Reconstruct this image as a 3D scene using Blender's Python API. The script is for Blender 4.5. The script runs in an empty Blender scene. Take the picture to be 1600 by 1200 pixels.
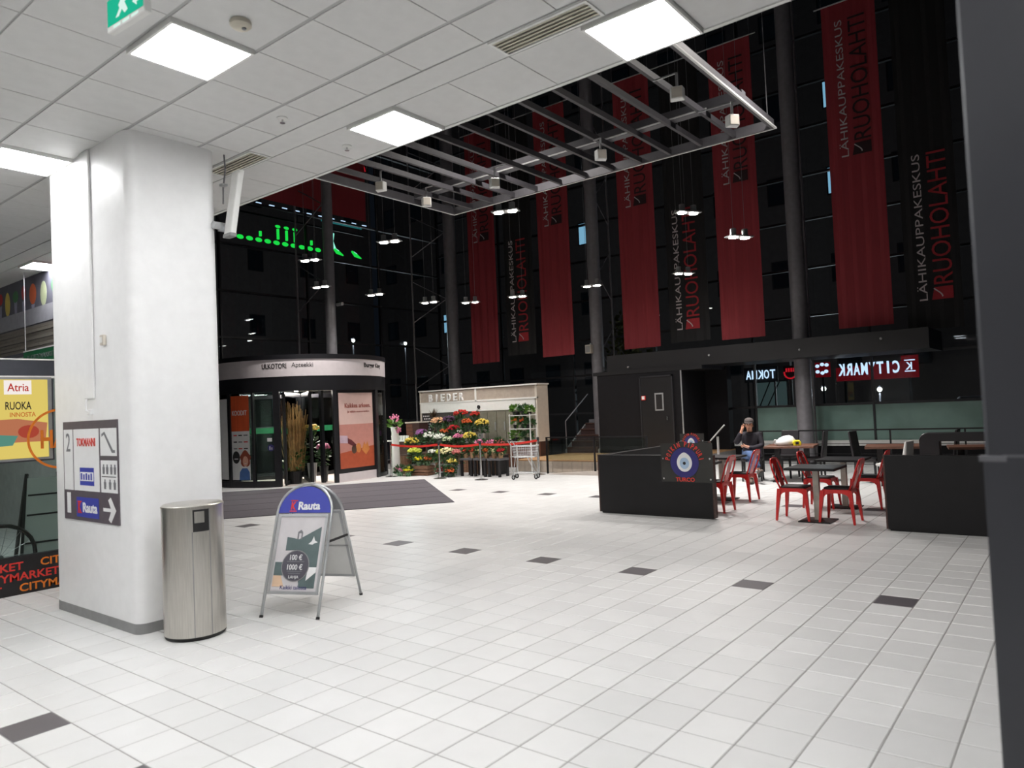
import bpy, bmesh, math, random
from mathutils import Vector, Matrix

R = math.radians
random.seed(7)
S = bpy.context.scene
C = S.collection

# ---------------------------------------------------------------- camera
CAM = Vector((7.4815, -6.5561, 1.7317))
yaw, pit, roll = -0.66676252, 0.0336060897, -0.0436669361
Fv = Vector((math.sin(yaw)*math.cos(pit), math.cos(yaw)*math.cos(pit), math.sin(pit)))
Rv = Vector((math.cos(yaw), -math.sin(yaw), 0))
Uv = Rv.cross(Fv)
R2 = Rv*math.cos(roll) + Uv*math.sin(roll)
U2 = -Rv*math.sin(roll) + Uv*math.cos(roll)
cd = bpy.data.cameras.new('camera')
cd.sensor_width = 36.0
cd.lens = 1136.9/1600*36
cd.clip_start = 0.05
cd.clip_end = 300
cd.dof.use_dof = True
cd.dof.focus_distance = 13.0
cd.dof.aperture_fstop = 2.2
cam = bpy.data.objects.new('camera', cd)
C.objects.link(cam)
cam.matrix_world = Matrix(((R2.x, U2.x, -Fv.x, CAM.x), (R2.y, U2.y, -Fv.y, CAM.y), (R2.z, U2.z, -Fv.z, CAM.z), (0, 0, 0, 1)))
S.camera = cam

# ---------------------------------------------------------------- night sky, exposure
w = bpy.data.worlds.new('night')
S.world = w
w.use_nodes = True
w.node_tree.nodes['Background'].inputs[0].default_value = (0.42, 0.46, 0.60, 1)
w.node_tree.nodes['Background'].inputs[1].default_value = 0.02
S.view_settings.view_transform = 'Standard'
S.view_settings.look = 'None'
S.view_settings.gamma = 1
S.view_settings.use_curve_mapping = False
S.view_settings.exposure = 0.0
PANEL = 34.0      # radiance of the ceiling panels
SPOT = 680.0      # watts of each hanging twin lamp

# ---------------------------------------------------------------- helpers
def lin(c):
    return tuple(((v/255)/12.92 if v/255 <= .04045 else ((v/255+.055)/1.055)**2.4) for v in c)

MATS = {}
def mat(name, rgb, rough=.5, metal=0., var=.06, scale=9., bump=0., spec=.5, emit=0., stretch=None):
    if name in MATS: return MATS[name]
    m = bpy.data.materials.new(name); MATS[name] = m
    m.use_nodes = True
    nt = m.node_tree; b = nt.nodes['Principled BSDF']
    c = lin(rgb)
    b.inputs['Roughness'].default_value = rough
    b.inputs['Metallic'].default_value = metal
    b.inputs['Specular IOR Level'].default_value = spec
    tc = nt.nodes.new('ShaderNodeTexCoord')
    no = nt.nodes.new('ShaderNodeTexNoise'); no.inputs['Scale'].default_value = scale; no.inputs['Detail'].default_value = 4
    if stretch:
        mp = nt.nodes.new('ShaderNodeMapping'); mp.inputs['Scale'].default_value = stretch
        nt.links.new(tc.outputs['Object'], mp.inputs[0]); nt.links.new(mp.outputs[0], no.inputs['Vector'])
    else:
        nt.links.new(tc.outputs['Object'], no.inputs['Vector'])
    rp = nt.nodes.new('ShaderNodeValToRGB')
    rp.color_ramp.elements[0].position = .3; rp.color_ramp.elements[1].position = .7
    rp.color_ramp.elements[0].color = (*[max(0, v*(1-var*2)) for v in c], 1)
    rp.color_ramp.elements[1].color = (*[min(1, v*(1+var)) for v in c], 1)
    nt.links.new(no.outputs['Fac'], rp.inputs[0])
    nt.links.new(rp.outputs[0], b.inputs['Base Color'])
    if bump:
        bp = nt.nodes.new('ShaderNodeBump'); bp.inputs['Strength'].default_value = bump; bp.inputs['Distance'].default_value = .01
        nt.links.new(no.outputs['Fac'], bp.inputs['Height']); nt.links.new(bp.outputs[0], b.inputs['Normal'])
    if emit:
        b.inputs['Emission Color'].default_value = (*c, 1); b.inputs['Emission Strength'].default_value = emit
    return m

def lamp_mat(name, rgb, strength):
    m = bpy.data.materials.new(name); m.use_nodes = True; MATS[name] = m
    nt = m.node_tree; nt.nodes.clear()
    e = nt.nodes.new('ShaderNodeEmission'); o = nt.nodes.new('ShaderNodeOutputMaterial')
    e.inputs[0].default_value = (*lin(rgb), 1); e.inputs[1].default_value = strength
    nt.links.new(e.outputs[0], o.inputs[0])
    return m

def glass_mat(name, tint=(225, 235, 235), ior=1.35, rough=0.0):
    m = bpy.data.materials.new(name); m.use_nodes = True; MATS[name] = m
    nt = m.node_tree; nt.nodes.clear()
    t = nt.nodes.new('ShaderNodeBsdfTransparent'); g = nt.nodes.new('ShaderNodeBsdfGlossy'); f = nt.nodes.new('ShaderNodeFresnel')
    x = nt.nodes.new('ShaderNodeMixShader'); o = nt.nodes.new('ShaderNodeOutputMaterial')
    t.inputs[0].default_value = (*lin(tint), 1); g.inputs['Roughness'].default_value = rough
    f.inputs[0].default_value = ior
    nt.links.new(f.outputs[0], x.inputs[0]); nt.links.new(t.outputs[0], x.inputs[1]); nt.links.new(g.outputs[0], x.inputs[2])
    nt.links.new(x.outputs[0], o.inputs[0])
    return m

class MB:
    def __init__(s): s.v = []; s.f = []
    def add(s, vs, fs):
        n = len(s.v); s.v += [tuple(v) for v in vs]; s.f += [tuple(i+n for i in f) for f in fs]; return s
    def box(s, x0, x1, y0, y1, z0, z1):
        return s.add([(x0,y0,z0),(x1,y0,z0),(x1,y1,z0),(x0,y1,z0),(x0,y0,z1),(x1,y0,z1),(x1,y1,z1),(x0,y1,z1)],
                     [(0,3,2,1),(4,5,6,7),(0,1,5,4),(1,2,6,5),(2,3,7,6),(3,0,4,7)])
    def bar(s, a, b, w, h, up=(0,0,1)):
        a = Vector(a); b = Vector(b); d = (b-a).normalized(); u = Vector(up)
        if abs(d.dot(u)) > .98: u = Vector((0,1,0)) if abs(d.y) < .9 else Vector((1,0,0))
        r = d.cross(u).normalized(); u = r.cross(d)
        vs = [p + r*sx*w/2 + u*sz*h/2 for p in (a, b) for sx, sz in ((-1,-1),(1,-1),(1,1),(-1,1))]
        return s.add(vs, [(0,3,2,1),(4,5,6,7),(0,1,5,4),(1,2,6,5),(2,3,7,6),(3,0,4,7)])
    def taper(s, a, b, wa, wb):
        a = Vector(a); b = Vector(b); d = (b-a).normalized(); u = Vector((0,1,0)); r = d.cross(u).normalized(); u = r.cross(d)
        vs = [p + r*sx*w_[0]/2 + u*sz*w_[1]/2 for p, w_ in ((a, wa), (b, wb)) for sx, sz in ((-1,-1),(1,-1),(1,1),(-1,1))]
        return s.add(vs, [(0,3,2,1),(4,5,6,7),(0,1,5,4),(1,2,6,5),(2,3,7,6),(3,0,4,7)])
    def prism(s, poly, h0, h1, fr=None):
        n = len(poly)
        f = fr or (lambda x, y, z: (x, y, z))
        vs = [f(x, y, h0) for x, y in poly] + [f(x, y, h1) for x, y in poly]
        return s.add(vs, [tuple(range(n-1,-1,-1)), tuple(range(n,2*n))] + [(i,(i+1)%n,(i+1)%n+n,i+n) for i in range(n)])
    def tube(s, pts, r, n=8, closed=False):
        P = [Vector(p) for p in pts]; k = len(P); base = len(s.v)
        rs = r if isinstance(r, (list, tuple)) else [r]*k
        prev = None
        for i, p in enumerate(P):
            if closed: d = (P[(i+1)%k]-P[i-1]).normalized()
            else: d = (P[min(i+1,k-1)]-P[max(i-1,0)]).normalized()
            if prev is None:
                u = Vector((0,0,1)) if abs(d.z) < .9 else Vector((1,0,0))
            else: u = prev
            a = d.cross(u).normalized(); u = a.cross(d).normalized(); prev = u
            for j in range(n):
                t = 2*math.pi*j/n; q = p + (a*math.cos(t)+u*math.sin(t))*rs[i]; s.v.append(tuple(q))
        m = k if closed else k-1
        for i in range(m):
            for j in range(n):
                s.f.append((base+i*n+j, base+i*n+(j+1)%n, base+((i+1)%k)*n+(j+1)%n, base+((i+1)%k)*n+j))
        if not closed:
            s.f.append(tuple(base+j for j in range(n-1,-1,-1))); s.f.append(tuple(base+(k-1)*n+j for j in range(n)))
        return s
    def lathe(s, prof, n=16, c=(0,0,0), sx=1, sy=1):
        base = len(s.v)
        for r, z in prof:
            for j in range(n):
                t = 2*math.pi*j/n; s.v.append((c[0]+r*math.cos(t)*sx, c[1]+r*math.sin(t)*sy, c[2]+z))
        for i in range(len(prof)-1):
            for j in range(n):
                s.f.append((base+i*n+j, base+i*n+(j+1)%n, base+(i+1)*n+(j+1)%n, base+(i+1)*n+j))
        s.f.append(tuple(base+j for j in range(n-1,-1,-1))); s.f.append(tuple(base+(len(prof)-1)*n+j for j in range(n)))
        return s
    def ball(s, c, r, nu=8, nv=5):
        if not isinstance(r, (tuple, list)): r = (r, r, r)
        base = len(s.v); s.v.append((c[0],c[1],c[2]-r[2]))
        for i in range(1, nv):
            p = -math.pi/2 + math.pi*i/nv
            for j in range(nu):
                t = 2*math.pi*j/nu; s.v.append((c[0]+r[0]*math.cos(p)*math.cos(t), c[1]+r[1]*math.cos(p)*math.sin(t), c[2]+r[2]*math.sin(p)))
        s.v.append((c[0],c[1],c[2]+r[2])); top = len(s.v)-1
        for j in range(nu): s.f.append((base, base+1+(j+1)%nu, base+1+j)); s.f.append((top, top-nu+j, top-nu+(j+1)%nu))
        for i in range(nv-2):
            for j in range(nu): s.f.append((base+1+i*nu+j, base+1+i*nu+(j+1)%nu, base+1+(i+1)*nu+(j+1)%nu, base+1+(i+1)*nu+j))
        return s
    def arc_wall(s, c, r0, r1, a0, a1, z0, z1, n=16):
        P = []
        full = abs(a1-a0) >= 359.9
        k = n if full else n+1
        for i in range(k):
            t = R(a0+(a1-a0)*i/n); ct, st = math.cos(t), math.sin(t)
            P += [(c[0]+r0*ct,c[1]+r0*st,z0),(c[0]+r1*ct,c[1]+r1*st,z0),(c[0]+r1*ct,c[1]+r1*st,z1),(c[0]+r0*ct,c[1]+r0*st,z1)]
        fs = []
        for i in range(n):
            a = i*4; b = ((i+1)%k)*4
            fs += [(a,b,b+1,a+1),(a+1,b+1,b+2,a+2),(a+2,b+2,b+3,a+3),(a+3,b+3,b,a)]
        if not full: fs += [(0,1,2,3),(4*k-4,4*k-1,4*k-2,4*k-3)]
        return s.add(P, fs)
    def mesh(s, name):
        me = bpy.data.meshes.new(name); me.from_pydata(s.v, [], s.f); me.update()
        bm = bmesh.new(); bm.from_mesh(me); bmesh.ops.recalc_face_normals(bm, faces=bm.faces); bm.to_mesh(me); bm.free()
        return me
    def build(s, name, m, parent=None, smooth=False, bevel=0., seg=1, **kw):
        me = s.mesh(name)
        if bevel:
            bm = bmesh.new(); bm.from_mesh(me)
            es = [e for e in bm.edges if len(e.link_faces) == 2 and e.calc_face_angle(0) > .5]
            bmesh.ops.bevel(bm, geom=es, offset=bevel, segments=seg, affect='EDGES', profile=.5)
            bm.to_mesh(me); bm.free()
        me.materials.append(m if not isinstance(m, str) else MATS[m])
        if smooth:
            me.shade_smooth()
            if smooth == 'auto' and hasattr(me, 'set_sharp_from_angle'): me.set_sharp_from_angle(angle=R(40))
        return link(name, me, parent, **kw)

def link(name, me, parent=None, loc=(0,0,0), rz=0., label=None):
    o = bpy.data.objects.new(name, me); C.objects.link(o)
    o.location = loc; o.rotation_euler[2] = rz
    if parent: o.parent = parent
    if label: o['label'] = label
    return o

def tag(o, label, cat, group=None):
    o['label'] = label; o['category'] = cat
    if group: o['group'] = group
    return o
def thing(name, label, cat, loc=(0,0,0), rz=0., group=None):
    o = bpy.data.objects.new(name, None); C.objects.link(o); o.location = loc; o.rotation_euler = (0,0,rz)
    o.empty_display_size = .1
    return tag(o, label, cat, group)
def struct(o): o['kind'] = 'structure'; return o
def dup(root, loc, rz, label=None, group=None):
    r = root.copy(); C.objects.link(r); r.location = loc; r.rotation_euler = (0,0,rz)
    if label: r['label'] = label
    if group: r['group'] = group
    for ch in list(root.children):
        c = ch.copy(); C.objects.link(c); c.parent = r
        for g in list(ch.children):
            d = g.copy(); C.objects.link(d); d.parent = c
    return r

TCACHE = {}
def text_mesh(body, extrude=.003, fat=0.):
    k = (body, extrude, fat)
    if k not in TCACHE:
        cu = bpy.data.curves.new('t', 'FONT'); cu.body = body; cu.size = 1; cu.resolution_u = 3; cu.extrude = extrude; cu.offset = fat
        o = bpy.data.objects.new('t', cu); C.objects.link(o)
        me = bpy.data.meshes.new_from_object(o)
        bpy.data.objects.remove(o); bpy.data.curves.remove(cu)
        xs = [v.co.x for v in me.vertices]; ys = [v.co.y for v in me.vertices]
        TCACHE[k] = (me, min(xs), max(xs), min(ys), max(ys))
    return TCACHE[k]
def text(name, body, m, parent, o, r, u, width, height=None, depth=.002, fat=0., bend=None, mirror=False, label=None):
    """lettering centred on o, running along r, upright along u (baseline box fitted to width x height)"""
    src, x0, x1, y0, y1 = text_mesh(body, 1., fat)
    me = src.copy(); r = Vector(r).normalized(); u = Vector(u).normalized(); n = r.cross(u); o = Vector(o)
    sx = width/(x1-x0); sy = (height/(y1-y0)) if height else sx
    for v in me.vertices:
        x = (v.co.x-(x0+x1)/2)*sx; y = (v.co.y-(y0+y1)/2)*sy; z = v.co.z*depth
        if mirror: x = -x
        if bend:
            cx, cy, rad, a0 = bend; a = R(a0)+x/rad; v.co = (cx+(rad+z)*math.cos(a), cy+(rad+z)*math.sin(a), o.z+y)
        else: v.co = o + r*x + u*y + n*z
    me.materials.clear(); me.materials.append(MATS[m] if isinstance(m, str) else m)
    return link(name, me, parent, label=label)
def sheet(name, poly, m, parent, o, r, u, th=.002, label=None):
    """flat printed shape of real thickness: polygon (a,b) in the plane spanned by r,u at o"""
    o = Vector(o); r = Vector(r).normalized(); u = Vector(u).normalized(); n = r.cross(u)
    ob = MB().prism(poly, 0, th, lambda a, b, h: tuple(o+r*a+u*b+n*h)).build(name, m, parent)
    if label: ob['label'] = label
    return ob
def rect(a0, a1, b0, b1): return [(a0,b0),(a1,b0),(a1,b1),(a0,b1)]
def disc(a, b, r, n=28, ry=None): return [(a+r*math.cos(2*math.pi*i/n), b+(ry or r)*math.sin(2*math.pi*i/n)) for i in range(n)]
def rrect(x0, x1, y0, y1, r, n=5):
    P = []
    for cx, cy, a in ((x1-r,y1-r,0),(x0+r,y1-r,90),(x0+r,y0+r,180),(x1-r,y0+r,270)):
        P += [(cx+r*math.cos(R(a+90*i/n)), cy+r*math.sin(R(a+90*i/n))) for i in range(n+1)]
    return P
# ---------------------------------------------------------------- materials
def tile_mat(name, rgb, rough, var):
    m = bpy.data.materials.new(name); m.use_nodes = True; MATS[name] = m
    nt = m.node_tree; b = nt.nodes['Principled BSDF']; b.inputs['Roughness'].default_value = rough
    g = nt.nodes.new('ShaderNodeNewGeometry'); sc = nt.nodes.new('ShaderNodeVectorMath'); sc.operation = 'SCALE'; sc.inputs['Scale'].default_value = 1/.3
    fl = nt.nodes.new('ShaderNodeVectorMath'); fl.operation = 'FLOOR'
    wn = nt.nodes.new('ShaderNodeTexWhiteNoise'); wn.noise_dimensions = '2D'
    no = nt.nodes.new('ShaderNodeTexNoise'); no.inputs['Scale'].default_value = 6; no.inputs['Detail'].default_value = 5
    mx = nt.nodes.new('ShaderNodeMath'); mx.operation = 'ADD'
    rp = nt.nodes.new('ShaderNodeValToRGB'); c = lin(rgb)
    rp.color_ramp.elements[0].position = .3; rp.color_ramp.elements[1].position = 1.5/2
    rp.color_ramp.elements[0].color = (*[v*(1-var) for v in c], 1); rp.color_ramp.elements[1].color = (*[min(1, v*(1+var*.5)) for v in c], 1)
    hf = nt.nodes.new('ShaderNodeMath'); hf.operation = 'MULTIPLY'; hf.inputs[1].default_value = .5
    nt.links.new(g.outputs['Position'], sc.inputs[0]); nt.links.new(sc.outputs[0], fl.inputs[0]); nt.links.new(fl.outputs[0], wn.inputs['Vector'])
    nt.links.new(g.outputs['Position'], no.inputs['Vector'])
    nt.links.new(wn.outputs['Value'], mx.inputs[0]); nt.links.new(no.outputs['Fac'], mx.inputs[1]); nt.links.new(mx.outputs[0], hf.inputs[0])
    nt.links.new(hf.outputs[0], rp.inputs[0]); nt.links.new(rp.outputs[0], b.inputs['Base Color'])
    return m
tile_mat('floor_tile', (212, 212, 211), .36, .06)
tile_mat('dark_tile', (88, 84, 88), .4, .1)
mat('grout', (140, 138, 136), .8)
mat('ceiling_white', (212, 212, 211), .55, var=.02)
mat('ceiling_gap', (105, 104, 104), .7)
mat('ceiling_bar', (172, 172, 172), .5, var=.02)
mat('pillar_paint', (240, 240, 240), .42, var=.015)
mat('grey_skirting', (140, 140, 140), .5)
mat('plain_white', (225, 225, 222), .5, var=.02)
mat('warm_white', (206, 198, 186), .55, var=.03)
mat('vent_beige', (200, 194, 178), .5)
mat('charcoal_panel', (56, 57, 62), .3, var=.04, scale=2)
mat('black_paint', (18, 17, 20), .5, var=.1)
mat('black_lam', (20, 19, 21), .45, var=.1, scale=4, spec=.35)
mat('black_metal', (24, 24, 26), .4, metal=.3)
mat('dark_wall', (19, 18, 22), .75, var=.1, spec=.25)
mat('steel_grey', (124, 122, 127), .45, metal=.2)
mat('frame_dark', (42, 42, 46), .5, metal=.2)
mat('alu', (190, 192, 194), .35, metal=.6, var=.03)
mat('chrome', (200, 200, 200), .18, metal=1., var=.02)
mat('brushed', (205, 201, 194), .3, metal=1., var=.08, scale=30, stretch=(6, 6, .15))
mat('banner_red', (136, 42, 49), .8, var=.05, scale=3, stretch=(5, 5, .1), bump=.1)
mat('banner_black', (18, 17, 19), .8, var=.1, scale=3, stretch=(5, 5, .1))
mat('print_dark', (44, 22, 26), .8)
mat('print_white', (180, 170, 172), .7)
mat('print_red', (150, 34, 42), .8)
mat('ink_black', (26, 24, 26), .6)
mat('ink_blue', (62, 70, 168), .5, var=.02)
mat('ink_navy', (44, 40, 110), .5, var=.02)
mat('ink_red', (214, 52, 44), .5, var=.03)
mat('ink_pink', (240, 150, 150), .6)
mat('ink_orange', (226, 122, 30), .5)
mat('ink_grey', (120, 120, 124), .6)
mat('paper', (232, 232, 232), .6, var=.015)
mat('red_paint', (196, 36, 34), .32, var=.05, spec=.5)
mat('wood_brown', (110, 74, 58), .5, var=.18, scale=5, stretch=(1, 12, 12), bump=.1)
mat('wood_deck', (186, 146, 104), .5, var=.12, scale=5, stretch=(1, 10, 10))
mat('wood_dark', (74, 50, 44), .55, var=.2, scale=5, stretch=(1, 12, 12), bump=.1)
mat('crate_wood', (122, 88, 66), .7, var=.2, scale=6, stretch=(2, 12, 12), bump=.15)
mat('carpet', (84, 79, 85), .95, var=.14, scale=60, bump=.3)
mat('carpet_line', (70, 66, 72), .95, var=.1, scale=60)
mat('rubber', (28, 28, 28), .7)
lamp_mat('panel_light', (255, 255, 255), PANEL)
lamp_mat('lamp_glow', (255, 248, 238), 60)
lamp_mat('green_glow', (40, 255, 80), 1.6)
lamp_mat('mint_glow', (170, 255, 215), 2.2)
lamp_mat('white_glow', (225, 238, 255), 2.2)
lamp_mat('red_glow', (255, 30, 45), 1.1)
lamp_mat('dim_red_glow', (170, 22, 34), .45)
lamp_mat('teal_glow', (90, 220, 210), .35)
lamp_mat('exit_green', (40, 200, 160), .8)
lamp_mat('exit_white', (230, 255, 245), .9)
lamp_mat('window_cool', (170, 220, 240), 1.2)
lamp_mat('window_warm', (255, 222, 150), 1.0)
lamp_mat('window_dim', (90, 100, 110), .02)
lamp_mat('street_glow', (255, 244, 220), 9)
lamp_mat('poster_yellow', (250, 225, 120), .75)
glass_mat('facade_glass', (205, 215, 222), 1.30)
glass_mat('clear_glass', (225, 235, 232), 1.40)
glass_mat('dusky_glass', (130, 136, 138), 1.45)
m = glass_mat('smoky_acrylic', (150, 150, 150), 1.4)
nt = m.node_tree; mix = nt.nodes.new('ShaderNodeMixShader'); df = nt.nodes.new('ShaderNodeBsdfDiffuse'); df.inputs[0].default_value = (.09, .09, .085, 1); mix.inputs[0].default_value = .55
out = [n for n in nt.nodes if n.type == 'OUTPUT_MATERIAL'][0]; src = out.inputs[0].links[0].from_socket
nt.links.new(src, mix.inputs[1]); nt.links.new(df.outputs[0], mix.inputs[2]); nt.links.new(mix.outputs[0], out.inputs[0])
mat('grid_metal', (66, 64, 68), .5, metal=.1)
mat('rim_metal', (92, 90, 94), .5, metal=.1)
mat('frosted_teal', (122, 152, 144), .25, var=.1, scale=1.5)

# ---------------------------------------------------------------- floor
TS = .3
fl = struct(MB().box(-13.2, 12, -14, 14.6, -.2, -.003).build('floor', 'grout'))
g = .0035; b_ = .004
def tile_geo(dst, x, y):
    a, c = g, TS-g
    dst.add([(x+a,y+a,-.003),(x+c,y+a,-.003),(x+c,y+c,-.003),(x+a,y+c,-.003),(x+a+b_,y+a+b_,0),(x+c-b_,y+a+b_,0),(x+c-b_,y+c-b_,0),(x+a+b_,y+c-b_,0)],
            [(4,5,6,7),(0,1,5,4),(1,2,6,5),(2,3,7,6),(3,0,4,7)])
def visible(x, y, z):
    d = Vector((x,y,z))-CAM; k = d.dot(Fv)
    if k < .3: return None
    u, v = 800+1136.9*d.dot(R2)/k, 600-1136.9*d.dot(U2)/k
    return (u, v, k) if -40 < u < 1640 and -40 < v < 1240 else None
cells = []
rest = MB(); restd = MB()
for i in range(-44, 40):
    for j in range(-46, 44):
        if j > 29 and i < -16: continue
        dark = (i % 4 == 0) and (j % 17 == 0)
        q = visible((i+.5)*TS, (j+.5)*TS, 0)
        hid = q and (q[0] < 250 and q[1] < 940) or (q and q[0] > 1560)
        cells.append(((q[2] if q and not hid else 999), i, j, dark))
cells.sort()
one = MB(); tile_geo(one, 0, 0); tm = one.mesh('floor_tile'); tm.materials.append(MATS['floor_tile'])
td = tm.copy(); td.materials.clear(); td.materials.append(MATS['dark_tile'])
nl = nd = 0
for k, i, j, dark in cells:
    if dark and k < 22 and nd < 60:
        link('dark_floor_tile', td, fl, (i*TS, j*TS, 0)); nd += 1
    elif not dark and k < 900 and nl < 300:
        link('floor_tile', tm, fl, (i*TS, j*TS, 0)); nl += 1
    else: tile_geo(restd if dark else rest, i*TS, j*TS)
o = rest.build('floor_tile_field', 'floor_tile', fl); o['kind'] = 'stuff'
o = restd.build('dark_floor_tile_field', 'dark_tile', fl); o['kind'] = 'stuff'

# ---------------------------------------------------------------- low ceiling with its panels
CZ = 4.23
cl = struct(MB().box(-13, 12, -14, -1.89, CZ+.02, CZ+.14).build('ceiling', 'ceiling_gap'))
LIGHT_CELLS = set()
xs0 = 1.395
def cellx(i): return xs0 + .6*i
rows = [(-8.6, -8.01), (-7.99, -7.40), (-7.38, -6.79), (-6.77, -6.18), (-6.16, -5.57), (-5.55, -4.96), (-4.945, -4.365), (-4.34, -3.76), (-3.73, -3.14), (-3.11, -2.78), (-2.50, -1.90)]
lights = [(2, 7), (-3, 7), (2, 10), (6, 10), (-11, 10), (7, 7), (2, 4), (-3, 4), (7, 4), (2, 1), (-3, 1), (7, 1), (-8, 7), (-8, 4), (11, 4), (11, 1), (-8, 1)]  # unseen ones continue the pattern, added for the brightness of the floor
# one shared mesh for each row depth
pm = {}
for rj, (y0, y1) in enumerate(rows):
    for i in range(-16, 12):
        if (i, rj) in lights: continue
        if rj < 4 and not -6 < i < 12: continue
        x = cellx(i)
        d = round(y1-y0, 3)
        if d not in pm:
            q = MB().box(.004, .596, 0, d, 0, .02); me = q.mesh('ceiling_panel'); me.materials.append(MATS['ceiling_white']); pm[d] = me
        link('ceiling_panel', pm[d], cl, (x, y0, CZ))
MB().box(-12.9, 11.9, -2.765, -2.515, CZ-.002, CZ+.02).build('ceiling_strip', 'ceiling_white', cl)
for rj in range(1, 9):
    yb = (rows[rj][1]+rows[rj+1][0])/2
    MB().box(-12.9, 11.9, yb-.016, yb+.016, CZ+.006, CZ+.02).build('ceiling_bar', 'ceiling_bar', cl)
MB().box(-12.9, 11.9, -1.895, -1.86, CZ-.008, CZ+.14).build('ceiling_edge_trim', 'plain_white', cl)
struct(MB().box(-13, 12, -2.2, -1.91, CZ+.14, 13.0).build('wall_bulkhead', 'dark_wall'))
struct(MB().box(-14, 12, -14, -13.9, 0, CZ).build('wall_rear', 'warm_white'))
struct(MB().box(11.9, 12, -14, 14.6, 0, 13).build('wall_right', 'dark_wall'))
struct(MB().box(-14, 12, -2.2, 14.8, 13.0, 13.2).build('trim_atrium_roof', 'dark_wall'))

lnames = {(2, 7): 'square white light panel in the ceiling beside the round smoke detector', (-3, 7): 'square light panel at the left edge, just left of the white pillar top',
          (2, 10): 'square light panel at the ceiling edge nearest the far end of the long grid', (6, 10): 'largest bright light panel at the ceiling edge beside the beige air grille',
          (-11, 10): 'small far light panel above the vegetable picture fascia'}
for n_, (i, rj) in enumerate(lights):
    y0, y1 = rows[rj]
    t = thing('ceiling_light', lnames.get((i, rj), 'square light panel added out of view, set in the same white ceiling'), 'ceiling light', (cellx(i)+.3, (y0+y1)/2, CZ-.03), 0, 'ceiling light panels')
    h = (y1-y0)/2
    MB().box(-.298,.298,-h,-h+.02,0,.05).box(-.298,.298,h-.02,h,0,.05).box(-.298,-.278,-h+.02,h-.02,0,.05).box(.278,.298,-h+.02,h-.02,0,.05).build('frame', 'plain_white', t)
    MB().box(-.278,.278,-h+.02,h-.02,.008,.02).build('diffuser', 'panel_light', t)

def grille(x0, x1, y0, y1, label):
    t = thing('air_grille', label, 'vent', ((x0+x1)/2, (y0+y1)/2, CZ-.014), 0, 'beige ceiling grilles')
    a, b = (x1-x0)/2, (y1-y0)/2
    MB().box(-a,a,-b,-b+.02,0,.02).box(-a,a,b-.02,b,0,.02).box(-a,-a+.02,-b+.02,b-.02,0,.02).box(a-.02,a,-b+.02,b-.02,0,.02).build('frame', 'plain_white', t)
    MB().box(-a+.02,a-.02,-b+.02,b-.02,.012,.02).build('backing', 'vent_beige', t)
    for k in range(5):
        y = -b+.02+(2*b-.04)*(k+.5)/5
        MB().box(-a+.02,a-.02,y-.01,y+.006,.003,.012).build('slat', 'vent_beige', t)
grille(4.41, 5.2, -2.76, -2.53, 'long beige air grille in the ceiling beside the largest light panel')
grille(.72, 1.52, -2.76, -2.53, 'beige air grille in the ceiling right of the white pillar top')

t = thing('smoke_detector', 'round cream smoke detector on the ceiling beside a light panel', 'smoke detector', (3.454, -4.026, CZ))
MB().lathe([(.06,0),(.066,-.012),(.066,-.03),(.05,-.045),(.02,-.05)], 20).build('housing', 'vent_beige', t, smooth='auto')
MB().lathe([(.014,-.046),(.014,-.056)], 10, (.02, .01, 0)).build('sensor', 'ink_grey', t)
for k, (x, y, lb) in enumerate([(2.231, -2.203, 'small white sprinkler head below the ceiling near the edge light panel'), (2.36, -2.98, 'small sprinkler head in the ceiling left of the edge light panel')]):
    t = thing('sprinkler', lb, 'sprinkler', (x, y, CZ), 0, 'ceiling sprinklers')
    MB().lathe([(.045,0),(.045,-.008),(.03,-.014)], 14).build('rosette', 'plain_white', t)
    MB().lathe([(.008,-.01),(.008,-.035),(.022,-.04),(.022,-.044)], 10).build('head', 'chrome', t)

# green exit sign hung under the ceiling
t = thing('exit_sign', 'green and white emergency exit sign hanging at the top left of the ceiling', 'exit sign', (3.53, -4.745, 3.985), R(4))
MB().box(-.19,.19,-.02,.02,-.085,.10).build('housing', 'plain_white', t, bevel=.004)
sheet('pictogram_panel', rect(-.18,.18,-.055,.09), 'exit_green', t, (0,-.02,0), (1,0,0), (0,0,1))
sheet('running_figure', [(-.09,-.03),(-.06,-.03),(-.03,.0),(.0,-.03),(.03,-.02),(.0,.03),(.04,.05),(.03,.07),(-.03,.06),(-.06,.03),(-.05,.01)], 'exit_white', t, (0,-.022,0), (1,0,0), (0,0,1))
sheet('figure_head', disc(.015,.078,.012,10), 'exit_white', t, (0,-.022,0), (1,0,0), (0,0,1))
sheet('arrow', [(.08,.0),(.12,.03),(.12,.01),(.16,.01),(.16,-.01),(.12,-.01),(.12,-.03)], 'exit_white', t, (0,-.022,0), (1,0,0), (0,0,1))
for k in range(3): MB().box(-.12+k*.09,-.05+k*.09,-.0205,-.02,-.078,-.062).build('light_slot', 'exit_white', t)
MB().box(-.1,-.09,-.005,.005,.1,.245).box(.09,.1,-.005,.005,.1,.245).build('hanger', 'plain_white', t)

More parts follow.
